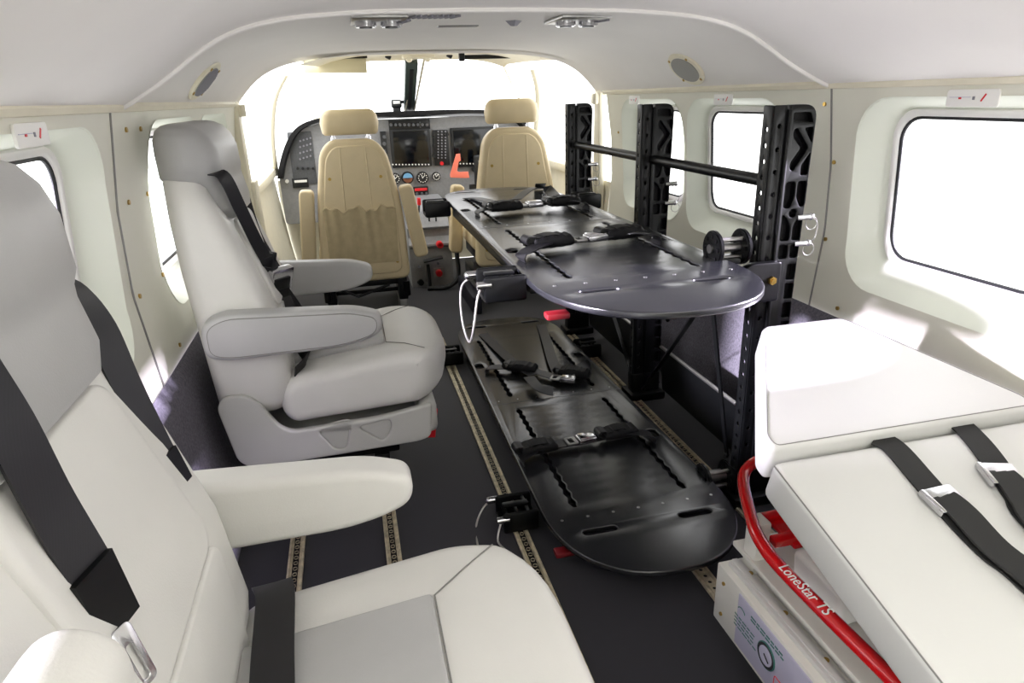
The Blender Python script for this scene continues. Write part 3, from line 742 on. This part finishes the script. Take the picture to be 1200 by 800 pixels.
MB().tube([cotm(0, .004) @ V((x, y, 0)) for x, y in [(-.2745, -.91), (-.2745, -.012)]], .0013, seg=6).build('seam', MSEAM, mt_)
O = roundpoly([(-.300, .004), (.278, .004), (.100, .335), (-.105, .335)], [.012, .02, .03, .03], 4)
O = roundpoly([(-.276, .002), (.285, .002), (.285, .03), (.11, .350), (-.088, .350), (-.276, .03)], [.012, .012, .01, .02, .02, .01], 4)
hd_ = plate(O, (), .075, .010, cotm(0, -.007), 3).build('head_section', MCOT, cot, 50)
MB().tube([cotm(0, .0305) @ V((x*.965, .165+(y-.165)*.955, 0)) for x, y in O], .0009, True, 6).build('seam', MSEAM, hd_)
m = MB(); Z0 = .315
RP = [at(902, 536, z=Z0+.01), at(882, 543, z=Z0+.01), at(871, 562, z=Z0), at(882, 612, z=Z0), at(893, 637, z=Z0), at(912, 662, z=Z0), at(965, 716, z=Z0), at(1050, 800, z=Z0), at(1130, 880, z=Z0)]
rail = MB().tube(RP, .0125, False, 14, 6).build('side_rail', MRED, cot)
RQ = [V((1.84-p.x, p.y, p.z)) for p in RP]; MB().tube(RQ, .0125, False, 14, 6).build('side_rail', MRED, cot)
m = MB(); m.tube([RP[0], V((.92, RP[0].y+.02, Z0+.01)), RQ[0]], .0125, seg=12)
for u, v in ((893, 605), (905, 632)):
    p = at(u, v, z=Z0); m.box((.92, p.y, Z0-.005), (2*(.92-p.x), .022, .016), None, .003)
m.box((.76, RP[3].y-.03, Z0-.012), (.07, .09, .01), None, .003); m.build('cross_bar', MRED, cot)
m = MB(); m.box((.735, .60, .385), (.03, .8, .03), Matrix.Rotation(SL*.4, 3, 'X'), .004); m.box((1.10, .60, .385), (.03, .8, .03), Matrix.Rotation(SL*.4, 3, 'X'), .004)
m.box((.92, .84, .40), (.3, .03, .05), None, .004); m.build('back_support', MRED, cot)
p = at(952, 688, z=.275); m = MB(); m.box(p+V((.03, 0, 0)), (.05, .13, .07), Matrix.Rotation(-.1, 3, 'Y'), .01, 3); m.build('hinge_cover', MWHT, cot)
m = MB()
for x in (.70, 1.14):
    for y in (.25, .95): m.box((x, y, .26), (.03, .04, .12), bev=.004)
m.box((.92, .60, .232), (.48, .80, .012), bev=.003); m.build('base_frame', MWHTM, cot)
# lettering on the rail
a, b = at(928, 687, z=Z0+.0125), at(957, 718, z=Z0+.0125)
d = (RP[6]-RP[5]).normalized(); bx = -d.normalized() if False else d
tx = (V((d.x, d.y, d.z))); sdv = V((0, 0, 1)).cross(tx).normalized(); nz = V((-.35, -.15, .92)).normalized()
ty = nz.cross(tx).normalized(); nz = tx.cross(ty)
mt = Matrix((tx, ty, nz)).transposed().to_4x4(); pc = (RP[5]+RP[6])/2
q = catmull(RP, 6); pc = min(q, key=lambda p: (p-at(938, 692, z=Z0)).length); mt.translation = pc+nz*.0129
link('lettering', text('LoneStar TS', .024, mt, .0005, .25), MWHT, cot)
# cot belts lie on the mattress
def cot_belt(L, wpx, label, tail):
    Q = [on_plane(u, v, C0+nrm*.011, nrm) for u, v in L]; sd = None
    t = thing('cot_belt', label, 'strap', Q[1], 0, 'black webbing belts across the white cot')
    tt = (Q[-1]-Q[0]).normalized(); sd = nrm.cross(tt)
    Q.append(Q[-1]-yd*.28)
    MB().strip(Q, .048, sd, .003).build('webbing', MBELT2, t)
    Q2 = [on_plane(u, v, C0+nrm*.020, nrm) for u, v in tail]
    Q2.append(Q2[-1]-yd*.24)
    MB().strip([Q2[0]-nrm*.006]+Q2, .050, sd, .004).build('upper_webbing', MBELT2, t)
    k = on_plane(*tail[0], C0+nrm*.018, nrm); rot = Matrix((tt, sd, tt.cross(sd))).transposed()
    m = MB(); m.box(k+sd*.0+tt*.004, (.046, .060, .007), rot, .002); m.box(k-sd*.027+tt*.006, (.05, .010, .012), rot, .003); m.build('clip', MCHR, t)
    return t
MBELT2 = weave('black_webbing', '232322', .75, 320, .35)
cot_belt([(1026, 512), (1048, 524), (1080, 560), (1108, 592), (1160, 645), (1215, 690)], 44, 'black belt with silver clip lying down the left side of the cot mattress', [(1105, 582), (1128, 600), (1165, 640), (1230, 695)])
cot_belt([(1112, 488), (1128, 499), (1150, 522), (1172, 552), (1195, 585), (1225, 625)], 44, 'black belt with silver clip lying nearer the wall side of the cot mattress', [(1172, 553), (1190, 570), (1205, 592), (1235, 630)])

# ================================================================== oxygen box under the cot
ob = thing('oxygen_box', 'long white box with pressure gauge on the floor under the cot', 'equipment box', (.88, .5, 0))
bx0, bx1, by0, by1, bz0, bz1 = .640, 1.12, .05, .985, .07, .205
m = MB(); m.box(((bx0+bx1)/2, (by0+by1)/2, (bz0+bz1)/2), (bx1-bx0, by1-by0, bz1-bz0), bev=.004, seg=2); body = m.build('case', MWHTM, ob)
m = MB(); m.box(((bx0+bx1)/2, (by0+by1)/2, .035), (.36, by1-by0-.1, .07)); m.build('plinth', MBLK, ob)
for x in (bx0+.028, bx0+.066):
    m = MB(); m.box((x, (by0+by1)/2, bz1+.005), (.026, by1-by0-.03, .011), bev=.002); m.box((x, (by0+by1)/2, bz1+.0115), (.012, by1-by0-.03, .004), bev=.001); rl = m.build('slide_rail', MSLD, ob)
    for k in range(6): MB().cyl((x+.008, by1-.06-k*.11, bz1+.008), (x+.008, by1-.06-k*.11, bz1+.0125), .005, seg=10).build('screw', MBRS, rl)
m = MB(); m.box((bx0-.0012, .50, .14), (.003, .80, .115), bev=.0008); lab = m.build('label_panel', MLAB, ob)
for y, z in ((.955, .175), (.955, .100)): MB().cyl((bx0-.003, y, z), (bx0+.001, y, z), .004, seg=10).build('screw', MBRS, ob)
def on_face(u, v): return at(u, v, x=bx0-.003)
g = on_face(898, 768)
m = MB(); m.cyl((bx0-.0045, g.y, g.z), (bx0, g.y, g.z), .026, seg=28); gg = m.build('gauge_ring', MGRN, ob)
MB().cyl((bx0-.0052, g.y, g.z), (bx0, g.y, g.z), .0242, seg=28).build('gauge_bezel', MCHR, gg)
MB().cyl((bx0-.0058, g.y, g.z), (bx0, g.y, g.z), .0185, seg=28).build('gauge_face', MLAB, gg)
m = MB(); m.box((bx0-.0064, g.y-.004, g.z-.002), (.001, .018, .0025), Matrix.Rotation(.6, 3, 'X')); m.build('needle', MBLK, gg)
m = MB()                                                             # green print: rows of small words
for r in range(4):
    yy = g.y+.105
    for k in range(5):
        ln = random.uniform(.008, .016); m.box((bx0-.003, yy-ln/2, g.z+.006-r*.008), (.0006, ln, .0022)); yy -= ln+.003
for r in range(2):
    yy = g.y+.055
    for k in range(7):
        ln = random.uniform(.008, .016); m.box((bx0-.003, yy-ln/2, g.z+.040-r*.007), (.0006, ln, .0030)); yy -= ln+.003
m.tube([(bx0-.003, g.y+.085+.012*math.cos(a*.35), g.z+.022+.010*math.sin(a*.35)) for a in range(1, 9)], .0009, seg=6); m.build('green_print', MGRN, lab)
m = MB()
ry, rz_ = g.y-.035, g.z-.035
m.tube([(bx0-.003, y, z) for y, z in rr(ry-.035, rz_-.0, .085, .034, .003, 2)], .0009, True, 6)
for r in range(2):
    yy = ry-.005
    for k in range(4):
        ln = .012; m.box((bx0-.003, yy-ln/2, rz_+.007-r*.010), (.0006, ln, .0040)); yy -= ln+.003
m.build('red_print', MREDP, lab)

# ================================================================== pilot seats
def pilot_seat():
    t = thing('pilot_seat', '', 'seat', (.035, 3.52, 0), 0, 'beige leather pilot seats')
    cx, y = .035, 3.52
    O = roundpoly([(cx-.225, .20), (cx+.235, .20), (cx+.222, .60), (cx+.165, .86), (cx+.105, .925), (cx-.105, .925), (cx-.16, .87), (cx-.205, .60)], [.05, .05, .15, .07, .05, .05, .07, .15], 6)
    bk = plate(O, (), .085, .022, T(0, y+.03, 0) @ XZ, 4).build('backrest', MBEIGE, t, 50)
    # rear cover panel with two ridges
    O2 = roundpoly([(cx-.185, .24), (cx+.195, .24), (cx+.185, .60), (cx+.14, .84), (cx+.09, .895), (cx-.09, .895), (cx-.135, .84), (cx-.17, .60)], .05, 6)
    plate(O2, (), .014, .006, T(0, y-.014, 0) @ XZ, 3).build('rear_cover', MBEIGE, t, 50)
    m = MB()
    for s in (-1, 1): m.tube([(cx+s*.062, y-.020, .885), (cx+s*.066, y-.0205, .65), (cx+s*.07, y-.020, .42)], .004, seg=8)
    m.build('ridge', MBEIGE, bk)
    for s in (-1, 1):
        for z in (.74, .30): MB().cyl((cx+s*(.125 if z > .5 else .17), y-.024, z), (cx+s*(.125 if z > .5 else .17), y-.015, z), .008, seg=12).build('button', MBRS, t)
    # gathered map pocket
    m = MB(); lo = []; N = 48
    for j in range(7):
        z = .30+.285*j/6; L = []
        for i in range(N+1):
            f = i/N; ww = .175+.005*j/6; x = cx+ww*(2*f-1)+.003
            edge = math.sin(PI*f)**.4; amp = (.08+.92*(j/6)**1.6)
            L.append((x, y-.024-.016*edge*(j/6)**.5-.008*amp*math.sin(f*34+1.3*math.sin(f*9)+j*.35)*edge, z+(.012*math.sin(f*17)+.006*math.sin(f*41) if j == 6 else 0)))
        lo.append(L)
    m.loft(lo, cap=False, closed=False); pk = m.build('map_pocket', MBEIGE2, t, 80)
    MB().tube([V(p)+V((0, .002, 0)) for p in lo[-1]], .005, False, 6).build('elastic_hem', MBEIGE2, pk)
    # headrest on two posts
    H = [(.945, .125, .07, .03), (.955, .135, .085, .035), (1.0, .142, .10, .045), (1.035, .135, .10, .045), (1.055, .12, .085, .04), (1.064, .10, .06, .03)]
    m = MB(); m.loft([[V((px, py, z)) for px, py in rr(cx, y+.035, 2*a, b, r, 6)] for z, a, b, r in H]); hr = m.build('headrest', MBEIGE, t, 60)
    m = MB()
    for s in (-1, 1): m.cyl((cx+s*.085, y+.03, .90), (cx+s*.085, y+.03, .955), .009, seg=12); m.cyl((cx+s*.085, y+.03, .918), (cx+s*.085, y+.03, .935), .014, seg=12)
    m.build('headrest_post', MCHR, t)
    # drooping armrest pads
    for s in (-1, 1):
        a = roundpoly([(-.036, -.19), (.036, -.19), (.036, .19), (-.036, .19)], .026, 5)
        Mx = T(cx+s*.262+(.012 if s > 0 else 0), y+.02, .50) @ Matrix.Rotation(s*math.radians(9 if s > 0 else 5), 4, 'Y').inverted() @ XZ
        plate(a, (), .085, .014, Mx, 4).build('armrest', MBEIGE, t, 50)
    # cushion and under-frame
    m = MB(); m.box((cx, y+.30, .33), (.46, .46, .11), bev=.035, seg=4); m.build('seat_cushion', MBEIGE, t, 60)
    m = MB(); m.box((cx, y+.28, .235), (.40, .42, .06), bev=.01); m.box((cx, y+.06, .175), (.40, .03, .03), bev=.004); m.box((cx, y+.10, .12), (.34, .02, .02), bev=.003)
    for s in (-1, 1):
        m.box((cx+s*.19, y+.09, .14), (.05, .14, .13), bev=.008); m.cyl((cx+s*.21, y+.02, .18), (cx+s*.21, y+.02, .10), .018, seg=12); m.box((cx+s*.19, y+.30, .10), (.04, .40, .06), bev=.006)
    m.tube([(cx-.15, y+.05, .16), (cx-.05, y+.04, .11), (cx+.12, y+.05, .16)], .008, seg=8); m.build('under_frame', MBLK, t)
    m = MB()
    for s in (-1, 1): m.box((cx+s*.19, y+.12, .035), (.05, .10, .07), bev=.012); m.box((cx+s*.19, y+.32, .02), (.03, .5, .04), bev=.004)
    m.build('track_foot', MALU, t)
    return t
ps = pilot_seat(); ps['label'] = 'beige leather pilot seat on the left with gathered rear map pocket'
pc_ = dup(ps); pc_.location = (.855, 3.50, .024); pc_['label'] = 'beige leather pilot seat on the right behind the far end of the upper litter'
for c in children(pc_):
    if c.name.startswith('map_pocket'):
        for h in children(c): bpy.data.objects.remove(h)
        bpy.data.objects.remove(c)
for c in children(pc_):
    if c.name.startswith('armrest'):
        xs_ = sum(v.co.x for v in c.data.vertices)/len(c.data.vertices)
        if xs_ > .1: bpy.data.objects.remove(c)
        else: shift_world(c, T(-.02, .25, -.07))
# footrest plate between
m = MB(); m.box((.60, 3.62, .05), (.05, .5, .1), bev=.01); q_ = m.build('seat_base_box', MUND); tag(q_, 'dark box on the floor under the right pilot seat', 'box')

# ================================================================== instrument panel
PY = 4.55
ip = thing('instrument_panel', 'grey aircraft instrument panel with black padded top behind the pilot seats', 'instrument panel', (.44, PY, .4))
def pp(u, v, dy=0): p = at(u, v, y=PY); return V((p.x, PY+dy, p.z))
XL, XR = -.425, 1.30
O = [(XL, .36), (XL, .66), (XL+.03, .75), (XL+.09, .87), (XL+.17, .945), (XL+.28, .975), (XL+.45, .985), (XR-.45, .985), (XR-.28, .975), (XR-.17, .945), (XR-.09, .87), (XR-.03, .75), (XR, .66), (XR, .36)]
plate(roundpoly(O, .03, 3), (), .03, .003, T(0, PY+.02, 0) @ XZ).build('panel_face', MPNL, ip)
G = [(XL-.005, .66), (XL+.025, .76), (XL+.085, .885), (XL+.165, .968), (XL+.29, 1.008), (XL+.5, 1.028), (.44, 1.032), (XR-.5, 1.028), (XR-.29, 1.008), (XR-.165, .968), (XR-.085, .885), (XR-.025, .76), (XR+.005, .66)]
Gc = catmull([V((x, 0, z)) for x, z in G], 4); m = MB(); lo = []
cen = V((.44, 0, .7))
for p in Gc:
    dn = (p-cen).normalized(); a = p
    lo.append([V((a.x-dn.x*.035, PY-.005, a.z-dn.z*.040)), V((a.x-dn.x*.028, PY-.085, a.z-dn.z*.030)), V((a.x, PY-.085, a.z)), V((a.x, PY+.25, a.z-.02)), V((a.x-dn.x*.03, PY+.25, a.z-.05))])
m.loft(lo); m.build('glareshield', MPAD, ip, 50)
def pbox(name, u0, v0, u1, v1, dep, m_, parent=ip, bev=.003, out=0):
    a, b = pp(u0, v0), pp(u1, v1); m = MB()
    m.box(((a.x+b.x)/2, PY-dep/2+.006-out, (a.z+b.z)/2), (abs(b.x-a.x), dep, abs(a.z-b.z)), None, bev); return m.build(name, m_, parent)
def dots(name, L, r, m_, parent, dep=.03):
    m = MB()
    for u, v in L: p = pp(u, v); m.cyl((p.x, PY-dep, p.z), (p.x, PY, p.z), r, seg=8)
    return m.build(name, m_, parent)
lp_ = pbox('left_switch_panel', 336, 155, 372, 215, .012, MPNLD)
dots('switch', [(352+4*i, 186-1.2*i+7*j) for i in range(4) for j in range(-3, 1)], .006, MPRT, lp_)
dots('breaker', [(349+6*i, 197) for i in range(4)], .008, MBEZ, lp_)
gb = pbox('left_display', 342, 209, 362, 219, .02, MBEZ); pbox('trim_line', 345, 211, 360, 213, .024, MWHT, gb, .001); dots('lamp', [(336.5, 212)], .012, MWHT, ip, .02)
rs = pbox('radio_strip', 455, 141, 504, 151, .02, MBEZ); dots('knob', [(458+5.2*i, 146) for i in range(9)], .010, MPNLD, rs, .035); pbox('slot', 491, 142.5, 493, 149.5, .03, MPNLD, rs, .001)
d1 = pbox('display', 456, 152.5, 506, 194, .03, MBEZ); pbox('screen', 459.5, 154, 502.5, 190.5, .033, MSCR, d1, .001); dots('softkey', [(460+3.8*i, 192.3) for i in range(12)], .0045, MWHT, d1, .034)
ap = pbox('audio_panel', 506.5, 152.5, 527, 193, .022, MBEZ); dots('button', [(513+4.2*i, 154+3.4*j) for i in range(3) for j in range(10)], .0048, MPRT, ap, .028); dots('knob', [(508.5, 160), (508.5, 171), (508.5, 182), (523, 157)], .012, MBEZ, ap, .045)
dots('red_guard', [(517, 191)], .012, MREDP, ap, .04)
d2 = pbox('display', 527.5, 150, 585, 193, .03, MBEZ); pbox('screen', 530, 152.5, 580, 189, .033, MSCR, d2, .001); dots('softkey', [(531+3.8*i, 191.3) for i in range(12)], .0045, MWHT, d2, .034)
d3 = pbox('display', 445, 154, 455, 192, .03, MBEZ); dots('knob', [(450, 160), (450, 168), (450, 177)], .012, MPNLD, d3, .045)
for nm, u, v, r in (('gauge', 463, 209, .036), ('attitude_gauge', 477.5, 208, .040), ('altimeter', 495, 208, .040), ('gauge', 511, 206.5, .028)):
    p = pp(u, v); m = MB(); m.cyl((p.x, PY-.02, p.z), (p.x, PY+.01, p.z), r, seg=28, bev=.003); gz = m.build(nm, MBEZ, ip)
    if nm == 'attitude_gauge':
        for s, mm in ((1, MSKY), (-1, MEARTH)):
            L = [(p.x+r*.78*math.cos(PI*k/12), p.z+s*r*.78*math.sin(PI*k/12)) for k in range(13)]
            plate(L, (), .003, 0, T(0, PY-.0215, 0) @ XZ).build('dial_sky' if s > 0 else 'dial_ground', mm, gz)
        m = MB(); m.box((p.x, PY-.024, p.z-.004), (r*.8, .002, .004)); m.build('pointer', MBEZ, gz)
    else:
        m = MB()
        for k in range(12): m.box((p.x+r*.7*math.cos(k*PI/6), PY-.021, p.z+r*.7*math.sin(k*PI/6)), (.006, .002, .006))
        m.box((p.x+.006, PY-.022, p.z+.007), (.026, .002, .004), Matrix.Rotation(-.8, 3, 'Y')); m.box((p.x-.004, PY-.022, p.z+.01), (.022, .002, .004), Matrix.Rotation(-1.8, 3, 'Y')); m.build('dial_marks', MWHT, gz)
rb = pbox('annunciator', 484, 219, 502, 229, .03, MBEZ); pbox('red_bar', 485.5, 220.2, 500, 222.5, .04, MREDP, rb, .001); dots('knob', [(488, 226), (494, 226), (499, 226)], .009, MPNLD, rb, .045)
# yoke with control lock on the right
yk = pp(556, 198); m = MB(); m.box((yk.x-.01, PY-.20, yk.z+.01), (.055, .05, .19), None, .012, 3); m.cyl((yk.x, PY-.18, yk.z), (yk.x, PY, yk.z), .02); m.box((yk.x+.10, PY-.20, yk.z-.05), (.2, .045, .045), None, .012); m.box((yk.x-.04, PY-.17, yk.z-.11), (.06, .05, .06), None, .008)
yo = m.build('control_yoke', MBEZ); tag(yo, 'black control yoke in front of the right pilot seat', 'control yoke')
m = MB(); m.box((yk.x+.0, PY-.228, yk.z+.05), (.025, .004, .05)); m.build('checklist_clip', MWHT, yo)
A_ = [(534.5, 180.5), (539, 180), (540, 188), (537.5, 189.5), (535.5, 200), (538, 201.5), (548.5, 201), (550, 208), (546, 208.5), (528, 208), (527.5, 204)]
L = [(at(u, v, y=PY-.24).x, at(u, v, y=PY-.24).z) for u, v in A_]
cl = plate(L, (), .012, .002, T(0, PY-.24, 0) @ XZ).build('control_lock', MSAL); tag(cl, 'salmon orange L-shaped control lock hung on the right yoke', 'control lock')

# ================================================================== centre pedestal
pd = thing('centre_pedestal', 'grey centre pedestal with red knobs and levers between the two pilot seats', 'pedestal', (.46, 4.1, 0))
prf = [(4.53, 0), (4.04, 0), (4.06, .26), (4.10, .30), (4.10, .36), (4.18, .44), (4.32, .495), (4.53, .50)]
m = MB(); m.loft([[(x, y, z) for y, z in prf] for x in (.315, .575)]); m.build('body', MPNL, pd, 0)
def pq(u, v, y): return at(u, v, y=y)
m = MB(); m.box((.445, 4.085, .355), (.25, .02, .012)); m.box((.445, 4.055, .245), (.25, .01, .012)); m.build('ledge', MPNLD, pd)
for u, v in ((515, 286), (514, 319)):
    p = pq(u, v, 4.04); m = MB(); m.cyl((p.x, 4.0, p.z), (p.x, 4.06, p.z), .020, seg=16, bev=.004); m.cyl((p.x, 4.0, p.z), (p.x, 4.06, p.z), .009); m.build('red_knob', MREDP, pd)
p = pq(514, 319, 4.05); m = MB(); m.box((p.x, 4.045, p.z), (.06, .012, .06)); m.build('knob_plate', MALU, pd)
p = pq(501.5, 318, 4.05); m = MB(); padd(m, rr(0, 0, .034, .13, .017), (), .012, .002, T(p.x, 4.045, p.z) @ XZ); m.build('lever_slot', MALU, pd); m = MB(); m.tube([(p.x, 4.02, p.z+.05), (p.x, 3.99, p.z), (p.x, 3.98, p.z-.08)], .010, seg=8); m.build('flap_lever', MBEZ, pd)
p = pq(493, 330, 4.05); m = MB(); m.cyl((p.x, 4.02, p.z), (p.x, 4.06, p.z), .018); m.build('valve_knob', MBEZ, pd)
for u, v, mm in ((513, 308, MCHR), (491, 312, MCHR), (490, 330, MCHR)):
    p = pq(u, v, 4.05); m = MB(); m.cyl((p.x, 4.035, p.z), (p.x, 4.06, p.z), .008); m.build('fastener', mm, pd)
p = pq(507, 303, 4.02); m = MB(); m.box((p.x, 4.0, p.z), (.12, .05, .012), Matrix.Rotation(-.15, 3, 'Y'), .004); m.build('trim_handle', MBEZ, pd)
for u, v, mm, nm in ((491, 236, MREDP, 'power_lever'), (499.5, 240, MBLUE, 'propeller_lever'), (505, 238, MREDP, 'fuel_lever')):
    p = pq(u, v, 4.12); m = MB(); m.box(p, (.022, .03, .045), None, .006); lv = m.build(nm, mm, pd); m = MB(); m.cyl(p+V((0, .0, -.02)), p+V((0, .10, -.10)), .006, seg=8); m.build('shaft', MBEZ, lv)
for u in (503, 511): p = pq(u, 252, 4.10); m = MB(); m.cyl(p+V((0, -.01, .06)), p+V((0, .02, -.04)), .005, seg=8); m.build('cutoff_pin', MBEZ, pd)
MB().tube([(.585, 4.03, .42), (.595, 3.98, .2), (.585, 3.94, .06), (.50, 3.93, .012), (.40, 3.95, .012)], .014, False, 10, 6).build('hose', MBEZ, pd)

# ================================================================== overhead fittings
def oval(side, u, v, label, grille):
    x = CX+side*.785; p0 = at(u, v, x=x); y = p0.y; z = fz(x, y)
    sl = (fz(x+.006, y)-fz(x-.006, y))/.012
    nrm_ = V((sl, 0, -1)).normalized()
    tx_ = V((0, 1, 0)); ty_ = nrm_.cross(tx_); Mx = Matrix((tx_, ty_, nrm_)).transposed().to_4x4(); Mx.translation = V((x, y, z))+nrm_*.004
    t = thing('cabin_speaker', label, 'speaker', V((x, y, z)), 0, 'oval speakers in the headliner')
    ov = lambda a, b: [(a*math.cos(2*PI*k/32), b*math.sin(2*PI*k/32)) for k in range(32)]
    plate(ov(.098, .070), (), .012, .004, Mx).build('rim', MCREAM, t)
    m = MB(); padd(m, ov(.080, .052), (), .004, .001, Mx @ T(0, 0, .0062)); m.build('grille', MGRY, t)
    if grille:
        m = MB()
        for k in range(-9, 10): hh = .050*math.sqrt(1-(k/10)**2); padd(m, rr(k*.0078, 0, .003, 2*hh, .001, 1), (), .003, 0, Mx @ T(0, 0, .0088))
        m.build('slat', MPRT, t)
    for k in range(4):
        a = PI/4+k*PI/2; m = MB(); b = Mx @ V((.089*math.cos(a), .061*math.sin(a), .006)); m.cyl(b, b+nrm_*.003, .005, seg=10); m.build('screw', MBRS, t)
oval(-1, 238, 92, 'oval slatted speaker in the curved headliner on the left', True)
oval(1, 805, 80, 'oval plain grille speaker in the curved headliner on the right', False)
def lamp(u, v, label):
    p = at(u, v, z=1.309); p.z = fz(p.x, p.y)-.002
    t = thing('reading_light', label, 'ceiling light', p, 0, 'reading light panels in the ceiling')
    m = MB(); m.box(p, (.15, .19, .012), None, .004); m.build('bezel', MALU, t)
    for s in (-1, 1): m = MB(); m.cyl(p+V((s*.035, -.0, -.020)), p+V((s*.035, 0, 0)), .030, seg=18, bev=.003); q = m.build('spot', MCHR, t); MB().cyl(p+V((s*.035, 0, -.022)), p+V((s*.035, 0, -.012)), .018, seg=14).build('lens', MBLK, q)
    m = MB(); m.box(p+V((.066, 0, -.007)), (.012, .10, .006), Matrix.Rotation(.3, 3, 'Z'), .001); m.build('button', MPRT, t)
lamp(443, 23, 'chrome reading light panel in the front ceiling above the left pilot seat')
lamp(676, 22, 'chrome reading light panel in the front ceiling on the right')
p = at(508, 20, z=1.309); p.z = fz(p.x, p.y)-.001; m = MB()
for k in range(9): m.box(p+V((-.06+.015*k, 0, -.002)), (.005, .05, .006), Matrix.Rotation(.4, 3, 'Z'))
tag(m.build('ceiling_vent', MPRT), 'slotted air vent in the front ceiling between the reading lights', 'vent')
p = at(602, 26, z=1.309); p.z = fz(p.x, p.y)+.002; m = MB(); m.cyl(p, p-V((0, 0, .016)), .028, .010, seg=4); tag(m.build('ceiling_hook', MPRT, None, 0), 'small dark wedge on the front ceiling right of the vent', 'hook')
p = at(537, 38, z=1.294); p.z = fz(p.x, p.y)-.001; m = MB(); m.box(p, (.13, .03, .008), None, .004); tag(m.build('ceiling_light', MALU), 'slim flush light in the front ceiling between the two pilot seats', 'ceiling light')
# sun visors
def visor(u0, u1, v, plate_, label):
    a, b = at(u0, v, y=3.78), at(u1, v-.02*(u1-u0), y=3.78)
    t = thing('sun_visor', label, 'sun visor', (a+b)/2, 0, 'sun visors over the windshield')
    m = MB(); m.cyl(a, b, .011, seg=12); m.box(a+V((.0, 0, .005)), (.03, .03, .05), None, .006); m.build('rod', MBLK, t)
    if plate_:
        c = (a+b)/2; m = MB(); m.box(c+V((.0, .006, -.042)), ((b-a).length*.96, .006, .07), Matrix.Rotation(.02, 3, 'Y'), .003); m.build('shade', MTAN, t)
visor(353, 430, 67, True, 'sun visor with tan shade above the left windshield')
visor(541, 608, 67, False, 'bare black sun visor rod above the right windshield')
p = at(648, 62, y=3.45); m = MB(); m.box(p, (.10, .02, .032), None, .005, 2); av = m.build('air_outlet', MBLK); tag(av, 'black louvred air outlet at the top right of the windshield', 'vent')
m = MB(); m.box(p+V((0, .008, 0)), (.13, .02, .05), None, .006); m.build('bezel', MCREAM, av)
m = MB()
for k in range(4): m.box(p+V((-.03+.02*k, -.011, 0)), (.003, .004, .026))
m.build('louvre', MPRT, av)
p = at(490, 66, y=3.9); m = MB(); m.box(p, (.17, .08, .022), None, .006); m.ball(p+V((-.05, 0, -.012)), .018); m.ball(p+V((.05, 0, -.012)), .018); oc = m.build('overhead_console', MCREAM); tag(oc, 'small cream overhead fitting at the top of the windshield post', 'overhead console')
for s in (-.16, .17): m = MB(); m.box(p+V((s, 0, 0)), (.03, .03, .02), Matrix.Rotation(.5, 3, 'Y'), .004); m.build('clip', MBEZ, oc)
# compass on the windshield post
p = at(464.5, 121.5, y=4.72); t = thing('compass', 'small black compass on the glareshield beside the windshield post', 'compass', p)
m = MB(); m.box(p, (.068, .06, .055), None, .014, 3); m.box(p+V((.04, .0, .01)), (.05, .02, .02), None, .004); m.box(p+V((0, 0, -.045)), (.05, .04, .05), None, .008); m.build('housing', MBEZ, t)
m = MB(); m.box(p+V((0, -.031, .008)), (.045, .003, .018), None, .001); m.build('card', MWHT, t)

# ================================================================== placards over the windows
def placard(side, u0, v0, u1, v1, label):
    def pw(u, v):
        q = at(u, v, x=wx(side, 1.05)); q = at(u, v, x=wx(side, q.z)); return q
    a, b = pw(u0, v0), pw(u1, v1); y_ = sorted((a.y, b.y)); yc, wy = sum(y_)/2, y_[1]-y_[0]; zc_ = 1.068; hz = .034
    x = wx(side, zc_)-side*.004
    t = thing('cabin_placard', label, 'sign', (x, yc, zc_), 0, 'white pictogram placards above the windows')
    plate(rr(yc, zc_, wy, hz, .005, 3), (), .005, .001, T(x, 0, 0) @ YZ).build('plate', MWHT, t)
    f = -side   # reading direction: u grows with decreasing y on the right wall
    def Yq(s): return yc+(-side)*s*wy/2
    xx = x-side*.003
    def bar(name, s, z, w_, h_, m_, ang=0): m = MB(); m.box((xx, Yq(s), z), (.0012, w_, h_*.75), Matrix.Rotation(ang, 3, 'X')); m.build(name, m_, t)
    bar('red_dot', -.45, zc_, .006, .005, MREDP); bar('faint_mark', -.45, zc_+.002, .05*wy/.12, .0012, MLAB)
    bar('grey_mark', .08, zc_, .005, .009, MPRT); bar('red_bar', .45, zc_+.001, .003, .022, MREDP, (.6 if side > 0 else -.6))
placard(1, 1113, 103, 1173, 122, 'white pictogram placard above the near right window')
placard(1, 838, 108, 860, 117, 'white pictogram placard above the middle right window beside the posts')
placard(1, 738, 111, 750, 117, 'white pictogram placard above the farthest right window, behind the middle post')
placard(-1, 10, 138, 52, 163, 'white pictogram placard above the near left window')
